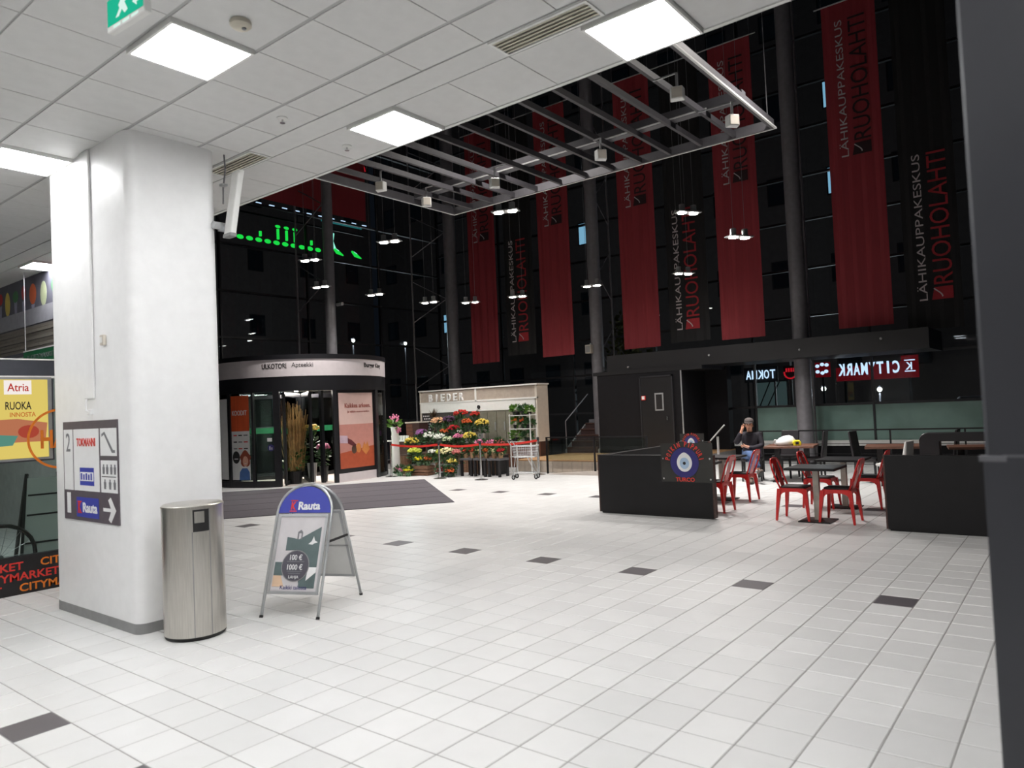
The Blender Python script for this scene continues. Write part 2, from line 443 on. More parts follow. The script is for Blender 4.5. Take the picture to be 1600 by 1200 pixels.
# ---------------------------------------------------------------- white pillar
PX0, PX1, PY0, PY1 = -.43, 1.273, -3.76, -2.955
pl = struct(MB().prism(rrect(PX0, PX1, PY0, PY1, .09, 6), .085, CZ).build('trim_pillar', 'pillar_paint', smooth='auto'))
MB().prism(rrect(PX0-.004, PX1+.004, PY0-.004, PY1+.004, .09, 6), 0, .085).build('skirting', 'grey_skirting', pl, smooth='auto')
MB().box(.36,.56,PY0-.02,PY0,1.98,CZ).build('cable_cover', 'pillar_paint', pl, bevel=.012, seg=2)
t = thing('wall_switch', 'small cream switch box on the left face of the white pillar', 'switch', (.77, PY0, 2.44))
MB().box(-.035,.035,-.03,0,0,.09).build('box', 'warm_white', t, bevel=.005)
MB().box(-.018,.018,-.036,-.03,.02,.07).build('rocker', 'plain_white', t, bevel=.002)
t = thing('wall_socket', 'small white hook plate above the directory sign on the pillar', 'hook', (.47, PY0, 1.84))
MB().box(-.03,.03,-.03,0,0,.05).build('plate', 'pillar_paint', t, bevel=.004)
MB().tube([(0,-.03,.03),(0,-.05,.04),(0,-.05,.1),(0,-.04,.14)], .008, 6).build('hook', 'pillar_paint', t)

# directory sign
SY = PY0-.012
t = thing('directory_sign', 'grey floor directory with white panels and arrow on the white pillar', 'sign', (.42, PY0, 1.335))
MB().box(-.57,.57,-.012,0,-.452,.452).build('board', mat('sign_grey', (92, 84, 90), .5), t)
XR, UP = (1,0,0), (0,0,1)
for nm, a0, a1, b0, b1 in [('number_panel',-.55,-.35,-.18,.38),('shop_panel',-.33,.21,-.18,.38),('escalator_panel',.24,.56,.14,.38),('service_panel',.24,.56,-.18,.10)]:
    sheet(nm, rect(a0,a1,b0,b1), 'paper', t, (0,-.012,0), XR, UP)
F_ = -.0145
text('floor_number', '2', 'ink_grey', t, (-.45,F_,.26), XR, UP, .09, .17)
text('shop_name', 'TOKMANNI', 'ink_red', t, (-.06,F_,.26), XR, UP, .40, .075, fat=.02)
sheet('shop_logo', rect(-.2,.1,-.13,.03), 'ink_blue', t, (0,F_,0), XR, UP, .001)
sheet('shop_logo_band', rect(-.19,.09,-.09,-.01), 'paper', t, (0,F_-.001,0), XR, UP, .001)
for k in range(5): sheet('shop_logo_stroke', rect(-.175+k*.052,-.145+k*.052,-.08,-.02-.01*(k%2)), 'ink_blue', t, (0,F_-.002,0), XR, UP, .001)
sheet('escalator_icon', [(.27,.33),(.33,.35),(.49,.19),(.53,.19),(.53,.165),(.47,.165),(.32,.325),(.27,.305)], 'ink_grey', t, (0,F_,0), XR, UP, .001)
for k, (a, b) in enumerate([(.30,.03),(.37,.03),(.45,.03),(.52,.03),(.32,-.1),(.42,-.1),(.51,-.1)]):
    sheet('service_icon', [(a-.018,b-.05),(a+.018,b-.05),(a+.024,b+.01),(a+.01,b+.015),(a+.012,b+.035),(a-.012,b+.035),(a-.01,b+.015),(a-.024,b+.01)], 'ink_grey', t, (0,F_,0), XR, UP, .001)
sheet('divider', rect(.26,.54,-.045,-.038), 'ink_black', t, (0,F_,0), XR, UP, .001)
text('ground_number', '1', 'paper', t, (-.46,-.0125,-.3), XR, UP, .08, .19, fat=.02)
sheet('brand_panel', rect(-.29,.18,-.42,-.24), 'ink_blue', t, (0,-.012,0), XR, UP)
text('brand_initial', 'K', 'ink_red', t, (-.22,F_,-.33), XR, UP, .07, .10, fat=.03)
sheet('brand_stroke', rect(-.265,-.175,-.385,-.375), 'ink_red', t, (0,F_,0), XR, UP, .001)
sheet('brand_stroke', rect(-.265,-.175,-.285,-.275), 'ink_red', t, (0,F_,0), XR, UP, .001)
text('brand_name', 'Rauta', 'paper', t, (0,F_,-.33), XR, UP, .30, .09, fat=.03)
sheet('arrow', [(.27,-.315),(.42,-.315),(.37,-.245),(.42,-.22),(.52,-.33),(.42,-.44),(.37,-.415),(.42,-.345),(.27,-.345)], 'paper', t, (0,-.0125,0), XR, UP, .001)

# tilted antenna panel on a bracket at the pillar's corner
t = thing('antenna_panel', 'white tilted antenna panel on a grey bracket at the pillar top', 'antenna', (1.30, -2.93, 3.45))
def tp(x, y, z): return (x+.12*z, y+.10*z, z)
q = MB(); q.prism(rrect(.02,.14,.0,.06,.012,3), 0, .58, lambda x, y, z: tp(x, y, z)); q.build('panel', 'plain_white', t, smooth='auto')
MB().prism(rrect(.015,.145,-.005,.065,.012,3), -.03, .0, lambda x, y, z: tp(x, y, z)).build('end_cap', 'grey_skirting', t)
MB().box(-.04,.09,.02,.05,.06,.09).box(-.04,-.01,-.02,.07,.04,.12).build('bracket', 'alu', t)
MB().tube([(.0,-.03,.08),(.0,-.09,.08)], .035, 12).build('clamp', 'alu', t)
MB().tube([(-.02,.03,.3),(-.03,.04,.45),(.0,.05,.62),(.0,.04,.76)], .008, 6).build('cable', 'ink_grey', t)
MB().box(-.026,.03,.0,.05,.46,.48).build('upper_bracket', 'alu', t)

# near dark column at the right
rc = struct(MB().box(7.237, 8.6, -4.0, -3.2, 0, CZ).build('trim_column_right', 'charcoal_panel', bevel=.01))
MB().box(7.232, 8.6, -4.012, -4.0, 0.01, 1.528).build('lower_panel', 'charcoal_panel', rc)
MB().box(7.28, 8.6, -4.006, -4.0, 1.528, 1.534).build('joint_strip', mat('joint_grey', (96, 96, 100), .5), rc)
MB().box(7.222, 7.29, -4.014, -3.98, 1.515, 1.532).build('corner_clip', 'joint_grey', rc)
MB().box(7.72, 7.86, -4.006, -4.0, 2.42, 2.85).build('notice', 'paper', rc)
# ---------------------------------------------------------------- glass facades
GY, GX = 13.6, -11.75      # back glass plane, left glass plane
def facade(name, along, plane, a0, a1, n, zs, low):
    """along 'x' or 'y'; panes of their own between dark transoms and mullions"""
    st = a0
    step = (a1-a0)/n
    if along == 'x': P = lambda a, d, z: (a, plane+d, z)
    else: P = lambda a, d, z: (plane-d, a, z)
    root = None
    base = MB()
    def bx(dst, A0, A1, d0, d1, z0, z1):
        p, q = P(A0, d0, z0), P(A1, d1, z1)
        dst.box(min(p[0],q[0]),max(p[0],q[0]),min(p[1],q[1]),max(p[1],q[1]),z0,z1)
    m0 = MB(); bx(m0, a0, a1, -.05, .05, 0, .12)
    root = struct(m0.build(name, 'frame_dark'))
    for i in range(n+1):
        q = MB(); bx(q, a0+i*step-.025, a0+i*step+.025, -.04, .06, .12, 13); q.build('mullion', 'frame_dark', root)
    for z in zs[1:]:
        q = MB(); bx(q, a0, a1, -.03, .07, z-.03, z+.03); q.build('transom', 'frame_dark', root)
    for i in range(n):
        for k in range(len(zs)-1):
            q = MB(); bx(q, a0+i*step+.025, a0+(i+1)*step-.025, -.006, .006, zs[k]+.03, zs[k+1]-.03)
            if k < low and along == 'x' and i >= 4:
                q.build('frosted_pane', 'frosted_teal', root)
            else: q.build('pane', 'facade_glass', root)
    return root
zs = [.45, 1.47, 2.70, 3.86, 5.14, 6.43, 7.63, 8.92, 10.07, 11.36, 12.9]
fb = facade('window_1', 'x', GY, GX, 9.25, 7, zs, 1)
fl_ = facade('window_2', 'y', GX, -1.4, GY, 5, [.12, 1.47, 2.75, 4.13, 5.48, 6.86, 8.2, 9.5, 10.9, 12.9], 0)
MB().box(-1.0, 9.2, GY-.14, GY-.06, .40, .54).build('sill', 'plain_white', fb)
MB().box(-1.0, 9.2, GY-.1, GY+.05, .12, .42).build('base_panel', 'dark_wall', fb)

# steel columns
for k, (x, y, r, lb) in enumerate([(1.87, 12.5, .195, 'between the two largest red banners'), (-4.14, 12.5, .195, ''), (-10.08, 12.5, .22, ''), (-10.1, 7.17, .155, ''), (7.9, 12.5, .195, '')]):
    o = struct(MB().lathe([(r,3.33 if k == 3 else 0),(r,13.0)], 20, (x, y, 0)).build('trim_%d' % (k+1), 'steel_grey', smooth='auto'))
    MB().lathe([(r+.012,0),(r+.012,.06)], 20, (x, y, 3.32 if k == 3 else 0)).build('foot_plate', 'frame_dark', o)
    MB().lathe([(r+.006,0),(r+.006,.03)], 20, (x, y, 5.1)).build('clamp_ring', 'steel_grey', o)
    if k == 3:
        MB().tube([(x+.2,y+.1,5.05),(x+.45,y+.1,5.05)], .05, 10).build('camera_arm', 'alu', o)
# bowstring masts that tie the glass back to the columns
def mast(x, y, cx, cy, label, z0=0):
    t = thing('wind_truss', label, 'truss', (x, y, 0), 0, 'slender wind trusses on the glass')
    MB().tube([(0,0,z0),(0,0,13.0)], .03, 8).build('mast_tube', 'steel_grey', t)
    for z in (2.6, 5.0, 7.4, 9.8)[1 if z0 else 0:]:
        MB().tube([(0,0,z),(cx-x,cy-y,z+.75)], .016, 6).build('strut', 'steel_grey', t)
        MB().tube([(cx-x,cy-y,z+.75),(0,0,z+1.5)], .016, 6).build('strut', 'steel_grey', t)
mast(-11.6, 12.05, -10.28, 12.45, 'slim lattice mast in the glass corner left of the tall dark column')
mast(1.85, 13.42, 1.87, 12.7, 'thin braced mast behind the steel column nearest the cafe')
mast(-4.1, 13.42, -4.14, 12.7, 'thin braced mast behind the steel column above the black door wall')
mast(-11.6, 7.1, -10.3, 7.15, 'thin braced mast behind the column over the revolving door', 3.33)

# ---------------------------------------------------------------- hanging banners
BY = 12.1
def banner(x0, x1, z0, z1, red, tz0, tz1, label, lx):
    t = thing('hanging_banner', label, 'banner', ((x0+x1)/2, BY, z0), 0, 'tall shopping centre banners')
    W = (x1-x0)/2; H = z1-z0; n = 12
    poly = [(-W+2*W*i/n, .012*math.sin(i*2.1)) for i in range(n+1)] + [(W-2*W*i/n, .012*math.sin((n-i)*2.1)+.006) for i in range(n+1)]
    MB().prism(poly, 0, H).build('cloth', 'banner_red' if red else 'banner_black', t)
    MB().tube([(-W-.16,-.01,H+.01),(W+.16,-.01,H+.01)], .018, 8).build('top_rod', 'alu', t)
    MB().tube([(-W,0,H),(-W,0,13.0-z0)], .004, 4).tube([(W,0,H),(W,0,13.0-z0)], .004, 4).build('hanging_wire', 'steel_grey', t)
    y = -.02
    a = 'print_dark' if red else 'print_red'
    L = tz1-tz0
    text('line_of_small_letters', 'L\u00c4HIKAUPPAKESKUS', 'print_white', t, (lx,y,(tz0+tz1)/2-z0), (0,0,1), (-1,0,0), L, .2)
    text('line_of_large_letters', 'RUOHOLAHTI', a, t, (lx+.42,y,(tz0+.34+tz1)/2-z0), (0,0,1), (-1,0,0), L-.34, .38)
    sheet('logo_block', [(lx+.18,tz0-z0),(lx+.6,tz0-z0),(lx+.6,tz0+.28-z0),(lx+.24,tz0+.28-z0)], a, t, (0,y+.001,0), (1,0,0), (0,0,1))
    sheet('logo_arc', [(lx+.22+.16*math.sin(R(k*9))**1.2, tz0-z0+.05+.2*(1-k/10)) for k in range(11)] + [(lx+.245+.16*math.sin(R(k*9))**1.2, tz0-z0+.06+.2*(1-k/10)) for k in range(10,-1,-1)], 'print_white', t, (0,y-.002,0), (1,0,0), (0,0,1))
B = [(2.9, 4.09, 'the red banner nearest the right, tallest in view'), (-.03, 1.12, 'red banner hanging just left of the rightmost steel column'),
     (-2.98, -1.82, 'third red banner from the right, behind the middle of the ceiling grid'), (-5.9, -4.72, 'red banner just left of the second steel column from the right'),
     (-8.85, -7.68, 'leftmost of the five tall red lettered banners')]
for x0, x1, lb in B: banner(x0, x1, 3.3, 11.15, True, 7.4, 10.72, lb, -.24)
banner(4.38, 5.48, 3.1, 11.15, False, 3.75, 7.08, 'black banner with red letters at the far right beside the near column', -.22)
banner(-1.5, -.35, 3.35, 11.15, False, 3.69, 7.03, 'black banner with red letters in the middle, behind the twin lamps', -.3)
banner(-7.3, -6.15, 3.45, 11.15, False, 3.88, 7.2, 'leftmost black banner, hanging between two red ones above the flower stand', -.3)
# wide blank red banner over the entrance glass
t = thing('wide_banner', 'wide plain red banner high above the revolving door', 'banner', (-11.4, 7.4, 8.28))
MB().box(-.006,.006,-2.6,2.4,0,3.4).build('cloth', 'banner_red', t)
MB().tube([(0,-2.7,3.42),(0,2.5,3.42)], .02, 8).build('top_rod', 'alu', t)
MB().tube([(0,-2.7,4.6),(0,-2.7,3.42)], .005, 4).tube([(0,2.5,4.6),(0,2.5,3.42)], .005, 4).build('hanging_wire', 'steel_grey', t)

# ---------------------------------------------------------------- steel grid hung below the atrium roof edge
TZ = 4.6
t = thing('hanging_grid', 'dark rectangular metal grid with pale rim hanging beyond the ceiling edge', 'ceiling grid', (0, 0, TZ))
gx0, gx1, gy0, gy1 = .36, 5.02, -1.62, 1.3
MB().box(gx0,gx1,gy1-.03,gy1,0,.1).build('rim', 'rim_metal', t)
MB().box(gx0,gx1,gy1,gy1+.02,0,.018).build('rim_edge_strip', 'plain_white', t)
MB().box(gx0,gx0+.03,gy0,gy1-.03,0,.1).build('rim', 'rim_metal', t)
MB().box(gx0-.02,gx0,gy0,gy1+.02,0,.018).build('rim_edge_strip', 'plain_white', t)
MB().box(gx1-.03,gx1,gy0,gy1-.03,0,.1).build('rim', 'rim_metal', t)
MB().box(gx1,gx1+.02,gy0,gy1+.02,0,.018).build('rim_edge_strip', 'plain_white', t)
MB().box(gx0,gx1,gy0,gy0+.03,0,.1).build('rim', 'rim_metal', t)
for k in range(11):
    x = .725+k*.387
    MB().box(x-.018,x+.018,gy0+.03,gy1-.03,.01,.07).build('grid_bar', 'grid_metal', t)
MB().box(gx0+.03,gx1-.03,.46,.56,.07,.17).build('cross_beam', 'rim_metal', t)
MB().box(gx0+.2,gx1-.4,.452,.46,.075,.09).build('cross_beam_strip', 'plain_white', t)
for x in (gx0+.05, gx1-.05):
    MB().tube([(x,1.25,.1),(x,1.25,8.4)], .005, 4).tube([(x,-1.5,.1),(x,-1.5,8.4)], .005, 4).build('hanging_wire', 'steel_grey', t)
for k, (x, y, a, lb) in enumerate([(4.82,-.66,20,'white box spotlight under the grid nearest the ceiling edge light panel'), (5.0-.06,.30,50,'white box spotlight at the right-hand corner of the hanging grid'),
        (3.52,.2,50,'white box spotlight under the middle of the hanging grid'), (2.1,.12,50,'white box spotlight just above the brightest twin lamp'),
        (1.0,.08,50,'white box spotlight at the far left corner of the hanging grid'), (1.08,-.76,20,'white box spotlight beneath the red ring sign')]):
    s_ = thing('box_spotlight', lb, 'spotlight', (x, y, 4.42), R(a), 'box spotlights on the hanging grid')
    MB().prism([(-.05,-.045),(.05,-.045),(.065,.03),(-.065,.03)], -.06, .05, lambda a_, b, h: (a_, b, h)).build('body', 'plain_white', s_, bevel=.006)
    MB().box(-.045,.045,-.05,-.045,-.05,.04).build('lens', 'warm_white', s_)
    MB().box(-.01,.01,-.01,.01,.05,.185).build('stem', 'alu', s_)
    nb = .725+max(0, min(10, round((x-.725)/.387)))*.387-x; ca, sa = math.cos(R(-a)), math.sin(R(-a))
    MB().bar((0,0,.182),(nb*ca,nb*sa,.182),.012,.012).build('mount_arm', 'alu', s_)

# ---------------------------------------------------------------- twin hanging lamps
def twin(x, y, z, rz, label, watts):
    t = thing('twin_pendant_lamp', label, 'pendant lamp', (x, y, z), R(rz), 'twin hanging lamps in the atrium')
    MB().box(-.27,.27,-.11,.11,-.012,.012).build('plate', 'alu', t)
    for sx in (-.14, .14):
        MB().lathe([(.085,-.02),(.09,.012),(.06,.05),(.06,.15),(.05,.16)], 16, (sx,0,0)).build('housing', 'alu', t, smooth='auto')
        MB().lathe([(.088,-.026),(.088,-.021)], 16, (sx,0,0)).build('reflector', 'lamp_glow', t)
    MB().tube([(-.14,0,.16),(-.14,0,13.0-z)], .004, 4).tube([(.14,0,.16),(.14,0,13.0-z)], .004, 4).build('cable', 'ink_grey', t)
    if watts:
        ld = bpy.data.lights.new('twin_pendant_beam', 'SPOT'); ld.energy = watts; ld.spot_size = R(140); ld.spot_blend = 1.0; ld.shadow_soft_size = .12; ld.color = (1, .955, .92)
        lo = bpy.data.objects.new('twin_pendant_beam', ld); C.objects.link(lo); lo.location = (0,0,-.06); lo.parent = t
for x, y, z, rz, lb, k in [(-1.25, 4.57, 5.6, 20, 'brightest twin hanging lamp, just under the far rim of the grid', 1.0), (-4.6, 4.57, 5.6, 20, 'twin hanging lamp right of the green lit letters', 1.1),
        (-7.32, 4.43, 5.6, 20, 'twin hanging lamp below the green lit letters', 1.0), (1.26, 7.44, 5.6, 60, 'twin hanging lamp in front of the middle black banner', 1.5),
        (2.31, 7.42, 4.9, 60, 'twin hanging lamp in front of the second red banner from the right', 1.2), (-8.83, 5.88, 5.3, 15, 'twin hanging lamp beside the column above the revolving door', .25),
        (-8.49, 7.53, 5.2, 15, 'twin hanging lamp between the entrance column and the corner mast', .3), (-7.23, 8.45, 4.9, 15, 'twin hanging lamp left of the corner column, above the flower stand', .4),
        (-6.53, 9.45, 4.9, 30, 'reflected twin lamp, built hanging in front of the leftmost red banner', .35), (-5.0, 9.73, 4.9, 30, 'reflected twin lamp, built hanging in front of the leftmost black banner', .35),  # this line and the next stand in for lamp reflections in the glass
        (-2.65, 9.93, 4.9, 10, 'reflected twin lamp, built hanging in front of the column above the black wall', .3), (-.2, 10.28, 4.9, 60, 'lowest reflected twin lamp, built hanging in front of the middle black banner', .3),
        (-1.25, .4, 5.6, 20, 'added unseen twin lamp above the far end of the low ceiling edge', .5), (2.1, .4, 5.6, 20, 'added unseen twin lamp above the middle of the metal grid', .45), (5.6, .4, 5.6, 20, 'added unseen twin lamp above the near end of the metal grid', .5)]:  # added out of view so the middle of the floor gets brighter
    twin(x, y, z, rz, lb, SPOT*k)

# ---------------------------------------------------------------- outside, seen through the glass at night
struct(MB().box(-70, 60, 14.7, 90, -.6, -.5).box(-70, -13.3, -20, 14.7, -.6, -.5).build('ground_street', mat('asphalt', (40, 40, 44), .8)))
mat('brick_night', (110, 100, 98), .8, scale=3)
def block(name, label, x0, x1, y0, y1, h, nx, nz, lit, face='y'):
    t = thing(name, label, 'building', ((x0+x1)/2, (y0+y1)/2, -.5))
    a, b = (x1-x0)/2, (y1-y0)/2
    MB().box(-a,a,-b,b,0,h).build('wall', 'brick_night', t)
    MB().box(-a-.2,a+.2,-b-.2,b+.2,h,h+.4).build('roof', 'black_paint', t)
    L = a if face == 'y' else b
    for i in range(nx):
        for k in range(nz):
            u = -L+(2*L)*(i+.5)/nx; z = 2+(h-3)*(k+.5)/nz; m = lit.get((i,k), 'window_dim')
            if face == 'y':
                f = MB().box(u-.6,u+.6,-b-.06,-b+.02,z-.75,z+.75).build('window', 'frame_dark', t); MB().box(u-.52,u+.52,-b-.08,-b-.06,z-.67,z+.67).build('window_pane', m, f)
            else:
                f = MB().box(a-.02,a+.06,u-.6,u+.6,z-.75,z+.75).build('window', 'frame_dark', t); MB().box(a+.06,a+.08,u-.52,u+.52,z-.67,z+.67).build('window_pane', m, f)
block('apartment_building', 'dark apartment building beyond the back glass with a few lit windows', -38, 12, 34, 44, 26, 16, 5, {(2,1):'window_cool',(7,1):'window_cool',(6,2):'window_cool',(8,2):'window_warm',(11,2):'window_cool',(11,3):'window_cool',(4,2):'window_warm'})
block('office_building', 'dark office building beyond the entrance glass', -50, -38.2, -14, 33.5, 26, 11, 5, {(1,3):'window_dim',(3,1):'window_warm'}, face='x')
# a lit corner shop across the street
t = thing('street_stairwell', 'pale lit stairwell window seen through the glass behind the sitting man', 'window', (-.28, 16.4, -.5))
MB().box(-.55,.55,0,.1,1.9,2.75).build('window_frame', 'frame_dark', t)
MB().box(-.5,.5,-.02,0,1.95,2.70).build('lit_pane', lamp_mat('stair_glow', (120, 140, 132), .32), t)
MB().bar((-.35,-.03,1.95),(.0,-.03,2.70),.05,.03).bar((-.1,-.03,1.95),(.3,-.03,2.70),.05,.03).build('stair_stringer', 'ink_black', t)
MB().box(-.6,.6,.1,.3,-.1,3.5).build('backing_wall', 'brick_night', t)
def street_lamp(x, y, z, label, watts=350):
    t = thing('street_lamp', label, 'street lamp', (x, y, -.5), 0, 'street lamps outside')
    MB().tube([(0,0,0),(0,0,z+.35)], .035, 8).build('pole', 'frame_dark', t)
    MB().lathe([(.02,.0),(.07,.04),(.09,.1),(.05,.16)], 12, (0,0,z+.4)).build('globe', 'street_glow', t)
    MB().lathe([(.12,.16),(.03,.22)], 12, (0,0,z+.4)).build('cap', 'frame_dark', t)
    ld = bpy.data.lights.new('street_lamp_light', 'POINT'); ld.energy = watts; ld.color = (1, .95, .88); ld.shadow_soft_size = .1
    lo = bpy.data.objects.new('street_lamp_light', ld); C.objects.link(lo); lo.location = (0,-.25,z+.5); lo.parent = t
street_lamp(.34, 20, 1.95, 'glowing street lamp right of the steel column behind the cafe')
street_lamp(1.7, 22, 1.85, 'glowing street lamp below the mirrored red sign')
street_lamp(-22.0, 21.5, 5.6, 'added street lamp outside, left of the corner mast', 500)  # this lamp and the next are added to light the dark buildings
street_lamp(-20.5, 16.6, 5.4, 'added street lamp outside, right of the column over the revolving door', 500)
t = thing('parked_van', 'white van with a lit lamp parked outside the right-hand glass', 'van', (6.1, 19.4, -.5), R(8))
MB().prism([(-1.7,.35),(1.7,.35),(1.7,1.1),(1.25,1.25),(.9,2.0),(-1.7,2.0)], -.85, .85, lambda a, b, h: (a, h, b)).build('body', 'steel_grey', t, bevel=.05)
for sx in (-1.05, 1.1):
    for sy in (-.86, .78): MB().tube([(sx,sy,.34),(sx,sy+.08,.34)], .34, 16).build('wheel', 'rubber', t)
MB().prism([(.5,1.28),(1.15,1.28),(.9,1.85),(.5,1.85)], -.865, -.85, lambda a, b, h: (a, h, b)).build('side_window', 'dusky_glass', t)
MB().box(-1.72,-1.69,-.6,.6,1.55,1.75).build('lit_lamp', 'street_glow', t)
MB().box(-1.72,-1.69,-.7,-.4,.9,1.15).build('tail_lamp', 'dim_red_glow', t)
def tree(x, y, h, label):
    t = thing('street_tree', label, 'tree', (x, y, -.5))
    MB().tube([(0,0,0),(.05,0,h*.35),(-.05,.05,h*.6),(.03,0,h*.95)], [.12,.09,.06,.02], 8).build('trunk', mat('bark', (60, 50, 44), .9), t)
    q = MB()
    for k in range(900):
        a = random.uniform(0, 6.28); z = random.uniform(.35, 1)*h; rr = (1.15-abs(z/h-.6)*1.5)*random.random()**.5*.9
        c = Vector((rr*math.cos(a), rr*math.sin(a), z)); d = Vector((random.gauss(0,1), random.gauss(0,1), random.gauss(0,1))).normalized(); e = d.orthogonal().normalized()
        q.add([c, c+d*.12+e*.05, c+d*.22, c+d*.12-e*.05], [(0,1,2,3)])
    q.build('foliage', mat('night_leaf', (120, 116, 60), .7), t)
tree(-4.6, 15.4, 5.2, 'thin autumn tree outside, left of the column above the black wall')
tree(-16.5, 5.3, 4.4, 'small autumn tree outside behind the revolving door roof')

# mirrored signs here are reflections in the glass, built as lit signs outside
t = thing('letter_sign_reflection', 'reflection of white lit letters, built beyond the glass above the sitting man', 'sign', (-.08, 15, 2.415))
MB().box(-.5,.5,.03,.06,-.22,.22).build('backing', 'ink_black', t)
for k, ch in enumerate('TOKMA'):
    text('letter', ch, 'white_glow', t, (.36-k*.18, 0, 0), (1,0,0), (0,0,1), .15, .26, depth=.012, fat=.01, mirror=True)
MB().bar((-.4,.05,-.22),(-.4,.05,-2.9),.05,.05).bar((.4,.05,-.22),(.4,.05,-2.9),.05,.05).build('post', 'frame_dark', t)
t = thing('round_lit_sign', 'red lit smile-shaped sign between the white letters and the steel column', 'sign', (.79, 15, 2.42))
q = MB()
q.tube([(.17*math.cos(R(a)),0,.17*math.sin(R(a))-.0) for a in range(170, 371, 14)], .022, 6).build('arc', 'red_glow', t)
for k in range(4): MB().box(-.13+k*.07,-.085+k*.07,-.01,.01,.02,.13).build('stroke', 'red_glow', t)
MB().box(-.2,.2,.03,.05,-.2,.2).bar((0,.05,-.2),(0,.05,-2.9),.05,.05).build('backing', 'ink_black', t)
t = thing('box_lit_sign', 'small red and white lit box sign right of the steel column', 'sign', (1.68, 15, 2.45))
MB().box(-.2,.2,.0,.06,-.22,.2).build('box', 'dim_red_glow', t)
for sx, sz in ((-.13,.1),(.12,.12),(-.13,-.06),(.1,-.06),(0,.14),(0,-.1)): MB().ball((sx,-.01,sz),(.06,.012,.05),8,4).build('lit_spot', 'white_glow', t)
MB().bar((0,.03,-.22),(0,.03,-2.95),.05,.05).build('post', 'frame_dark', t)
t = thing('long_sign_reflection', 'reflection of a long red sign with white letters, built beyond the glass', 'sign', (3.05, 15, 2.34))
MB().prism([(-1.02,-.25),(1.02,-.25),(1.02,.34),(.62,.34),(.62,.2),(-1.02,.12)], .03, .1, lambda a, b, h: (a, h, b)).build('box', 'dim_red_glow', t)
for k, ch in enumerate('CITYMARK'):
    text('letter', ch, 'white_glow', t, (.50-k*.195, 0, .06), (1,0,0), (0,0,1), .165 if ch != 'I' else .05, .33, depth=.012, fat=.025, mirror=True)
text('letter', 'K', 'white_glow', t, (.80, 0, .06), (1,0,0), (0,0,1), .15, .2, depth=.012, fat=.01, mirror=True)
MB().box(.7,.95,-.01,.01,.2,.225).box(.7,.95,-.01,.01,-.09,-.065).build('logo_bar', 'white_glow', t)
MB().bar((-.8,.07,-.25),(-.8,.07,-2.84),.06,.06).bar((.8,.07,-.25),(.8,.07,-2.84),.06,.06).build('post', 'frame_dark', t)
# green channel letters on the entrance glass, seen from inside
t = thing('green_letter_sign', 'row of green lit letters hanging outside the entrance glass', 'sign', (-11.95, 5.0, 7.2))
random.seed(3)
for k in range(11):
    y = .1+k*.31; tall = k in (0, 5, 6, 7)
    MB().ball((0, y, -.02), (.03, .12, .07), 8, 5).build('letter_foot', 'green_glow', t)
    if tall or k % 3 == 0: MB().box(-.03,.03,y+.03,y+.09,.1,.42 if tall else .25).build('letter_stem', 'green_glow', t)
    if tall: MB().ball((0, y+.06, .5), (.03, .1, .05), 8, 4).build('letter_head', 'green_glow', t)
for y, z0, sz in ((3.78, .0, 1), (4.55, .0, 0)):
    if sz: MB().tube([(0,y+.02,.62),(0,y,.35),(0,y+.08,.12)], [.07,.045,.06], 8).build('letter_stem', 'mint_glow', t)
    MB().tube([(0,y+.05,.14),(0,y+.22,.02),(0,y+.45,-.06)], [.03,.07,.02], 8).build('letter_foot', 'green_glow', t)
    MB().tube([(.02,y+.12,.12),(.02,y+.22,.05),(.02,y+.32,.0)], [.02,.04,.02], 8).build('letter_core', 'mint_glow', t)
MB().box(-.1,-.06,-.3,5.2,.75,.8).build('carrier_rail', 'frame_dark', t)
MB().box(-.06,-.03,3.4,5.1,.98,1.03).box(-.06,-.03,3.4,5.1,1.08,1.12).build('neon_tube', 'teal_glow', t)
for k in range(11): MB().box(-.07,-.03,.55+k*.46,.72+k*.46,1.12+.0*k,1.15).build('lit_dash', 'white_glow', t)
for y in (0, 2.5, 5): MB().tube([(-.08,y,.8),(-.08,y,5.8)], .01, 5).build('hanging_wire', 'frame_dark', t)
t = thing('ring_sign', 'red neon ring sign beyond the grid beside the wide red banner', 'sign', (-11.95, 9.75, 10.15))
q = MB(); q.tube([(0,.5*math.cos(R(a)),.5*math.sin(R(a))) for a in range(0,360,15)], .05, 6, True).build('ring', 'steel_grey', t)
MB().tube([(.03,.57*math.cos(R(a)),.57*math.sin(R(a))) for a in range(150,271,12)], .03, 6).build('neon_arc', 'red_glow', t)
MB().tube([(.03,.55*math.cos(R(a)),.55*math.sin(R(a))) for a in range(10,71,10)], .03, 6).build('neon_arc', 'red_glow', t)
for k in range(5): MB().box(.02,.05,-.28+k*.13,-.19+k*.13,-.14-.02*k,.0-.02*k).build('letter', 'red_glow', t)
MB().tube([(0,0,.5),(0,0,2.8)], .02, 6).build('hanger', 'frame_dark', t)
# ---------------------------------------------------------------- entrance mat
A = Vector((-2.03, 3.61, 0)); u1 = (Vector((-4.65, .31, 0))-A); u1.normalize(); u2 = Vector((u1.y, -u1.x, 0))
if u2.x > 0: u2 = -u2
t = thing('entrance_mat', 'large grey ribbed entrance mat in front of the revolving door', 'mat', tuple(A), math.atan2(u2.y, u2.x))
# local x runs towards the door, local y away from the corner
sgn = 1 if (Matrix.Rotation(-t.rotation_euler[2], 3, 'Z') @ u1).y > 0 else -1
for k in range(5):
    a = sgn*(k*.87+.01); b = sgn*(k*.87+.86)
    MB().box(k*1.02+.01, k*1.02+1.0, min(0,sgn*5.2), max(0,sgn*5.2), .001, .012).build('mat_strip', 'carpet', t)
    MB().box(k*1.02+1.0, k*1.02+1.02, min(0,sgn*5.2), max(0,sgn*5.2), .001, .009).build('mat_joint', 'carpet_line', t)

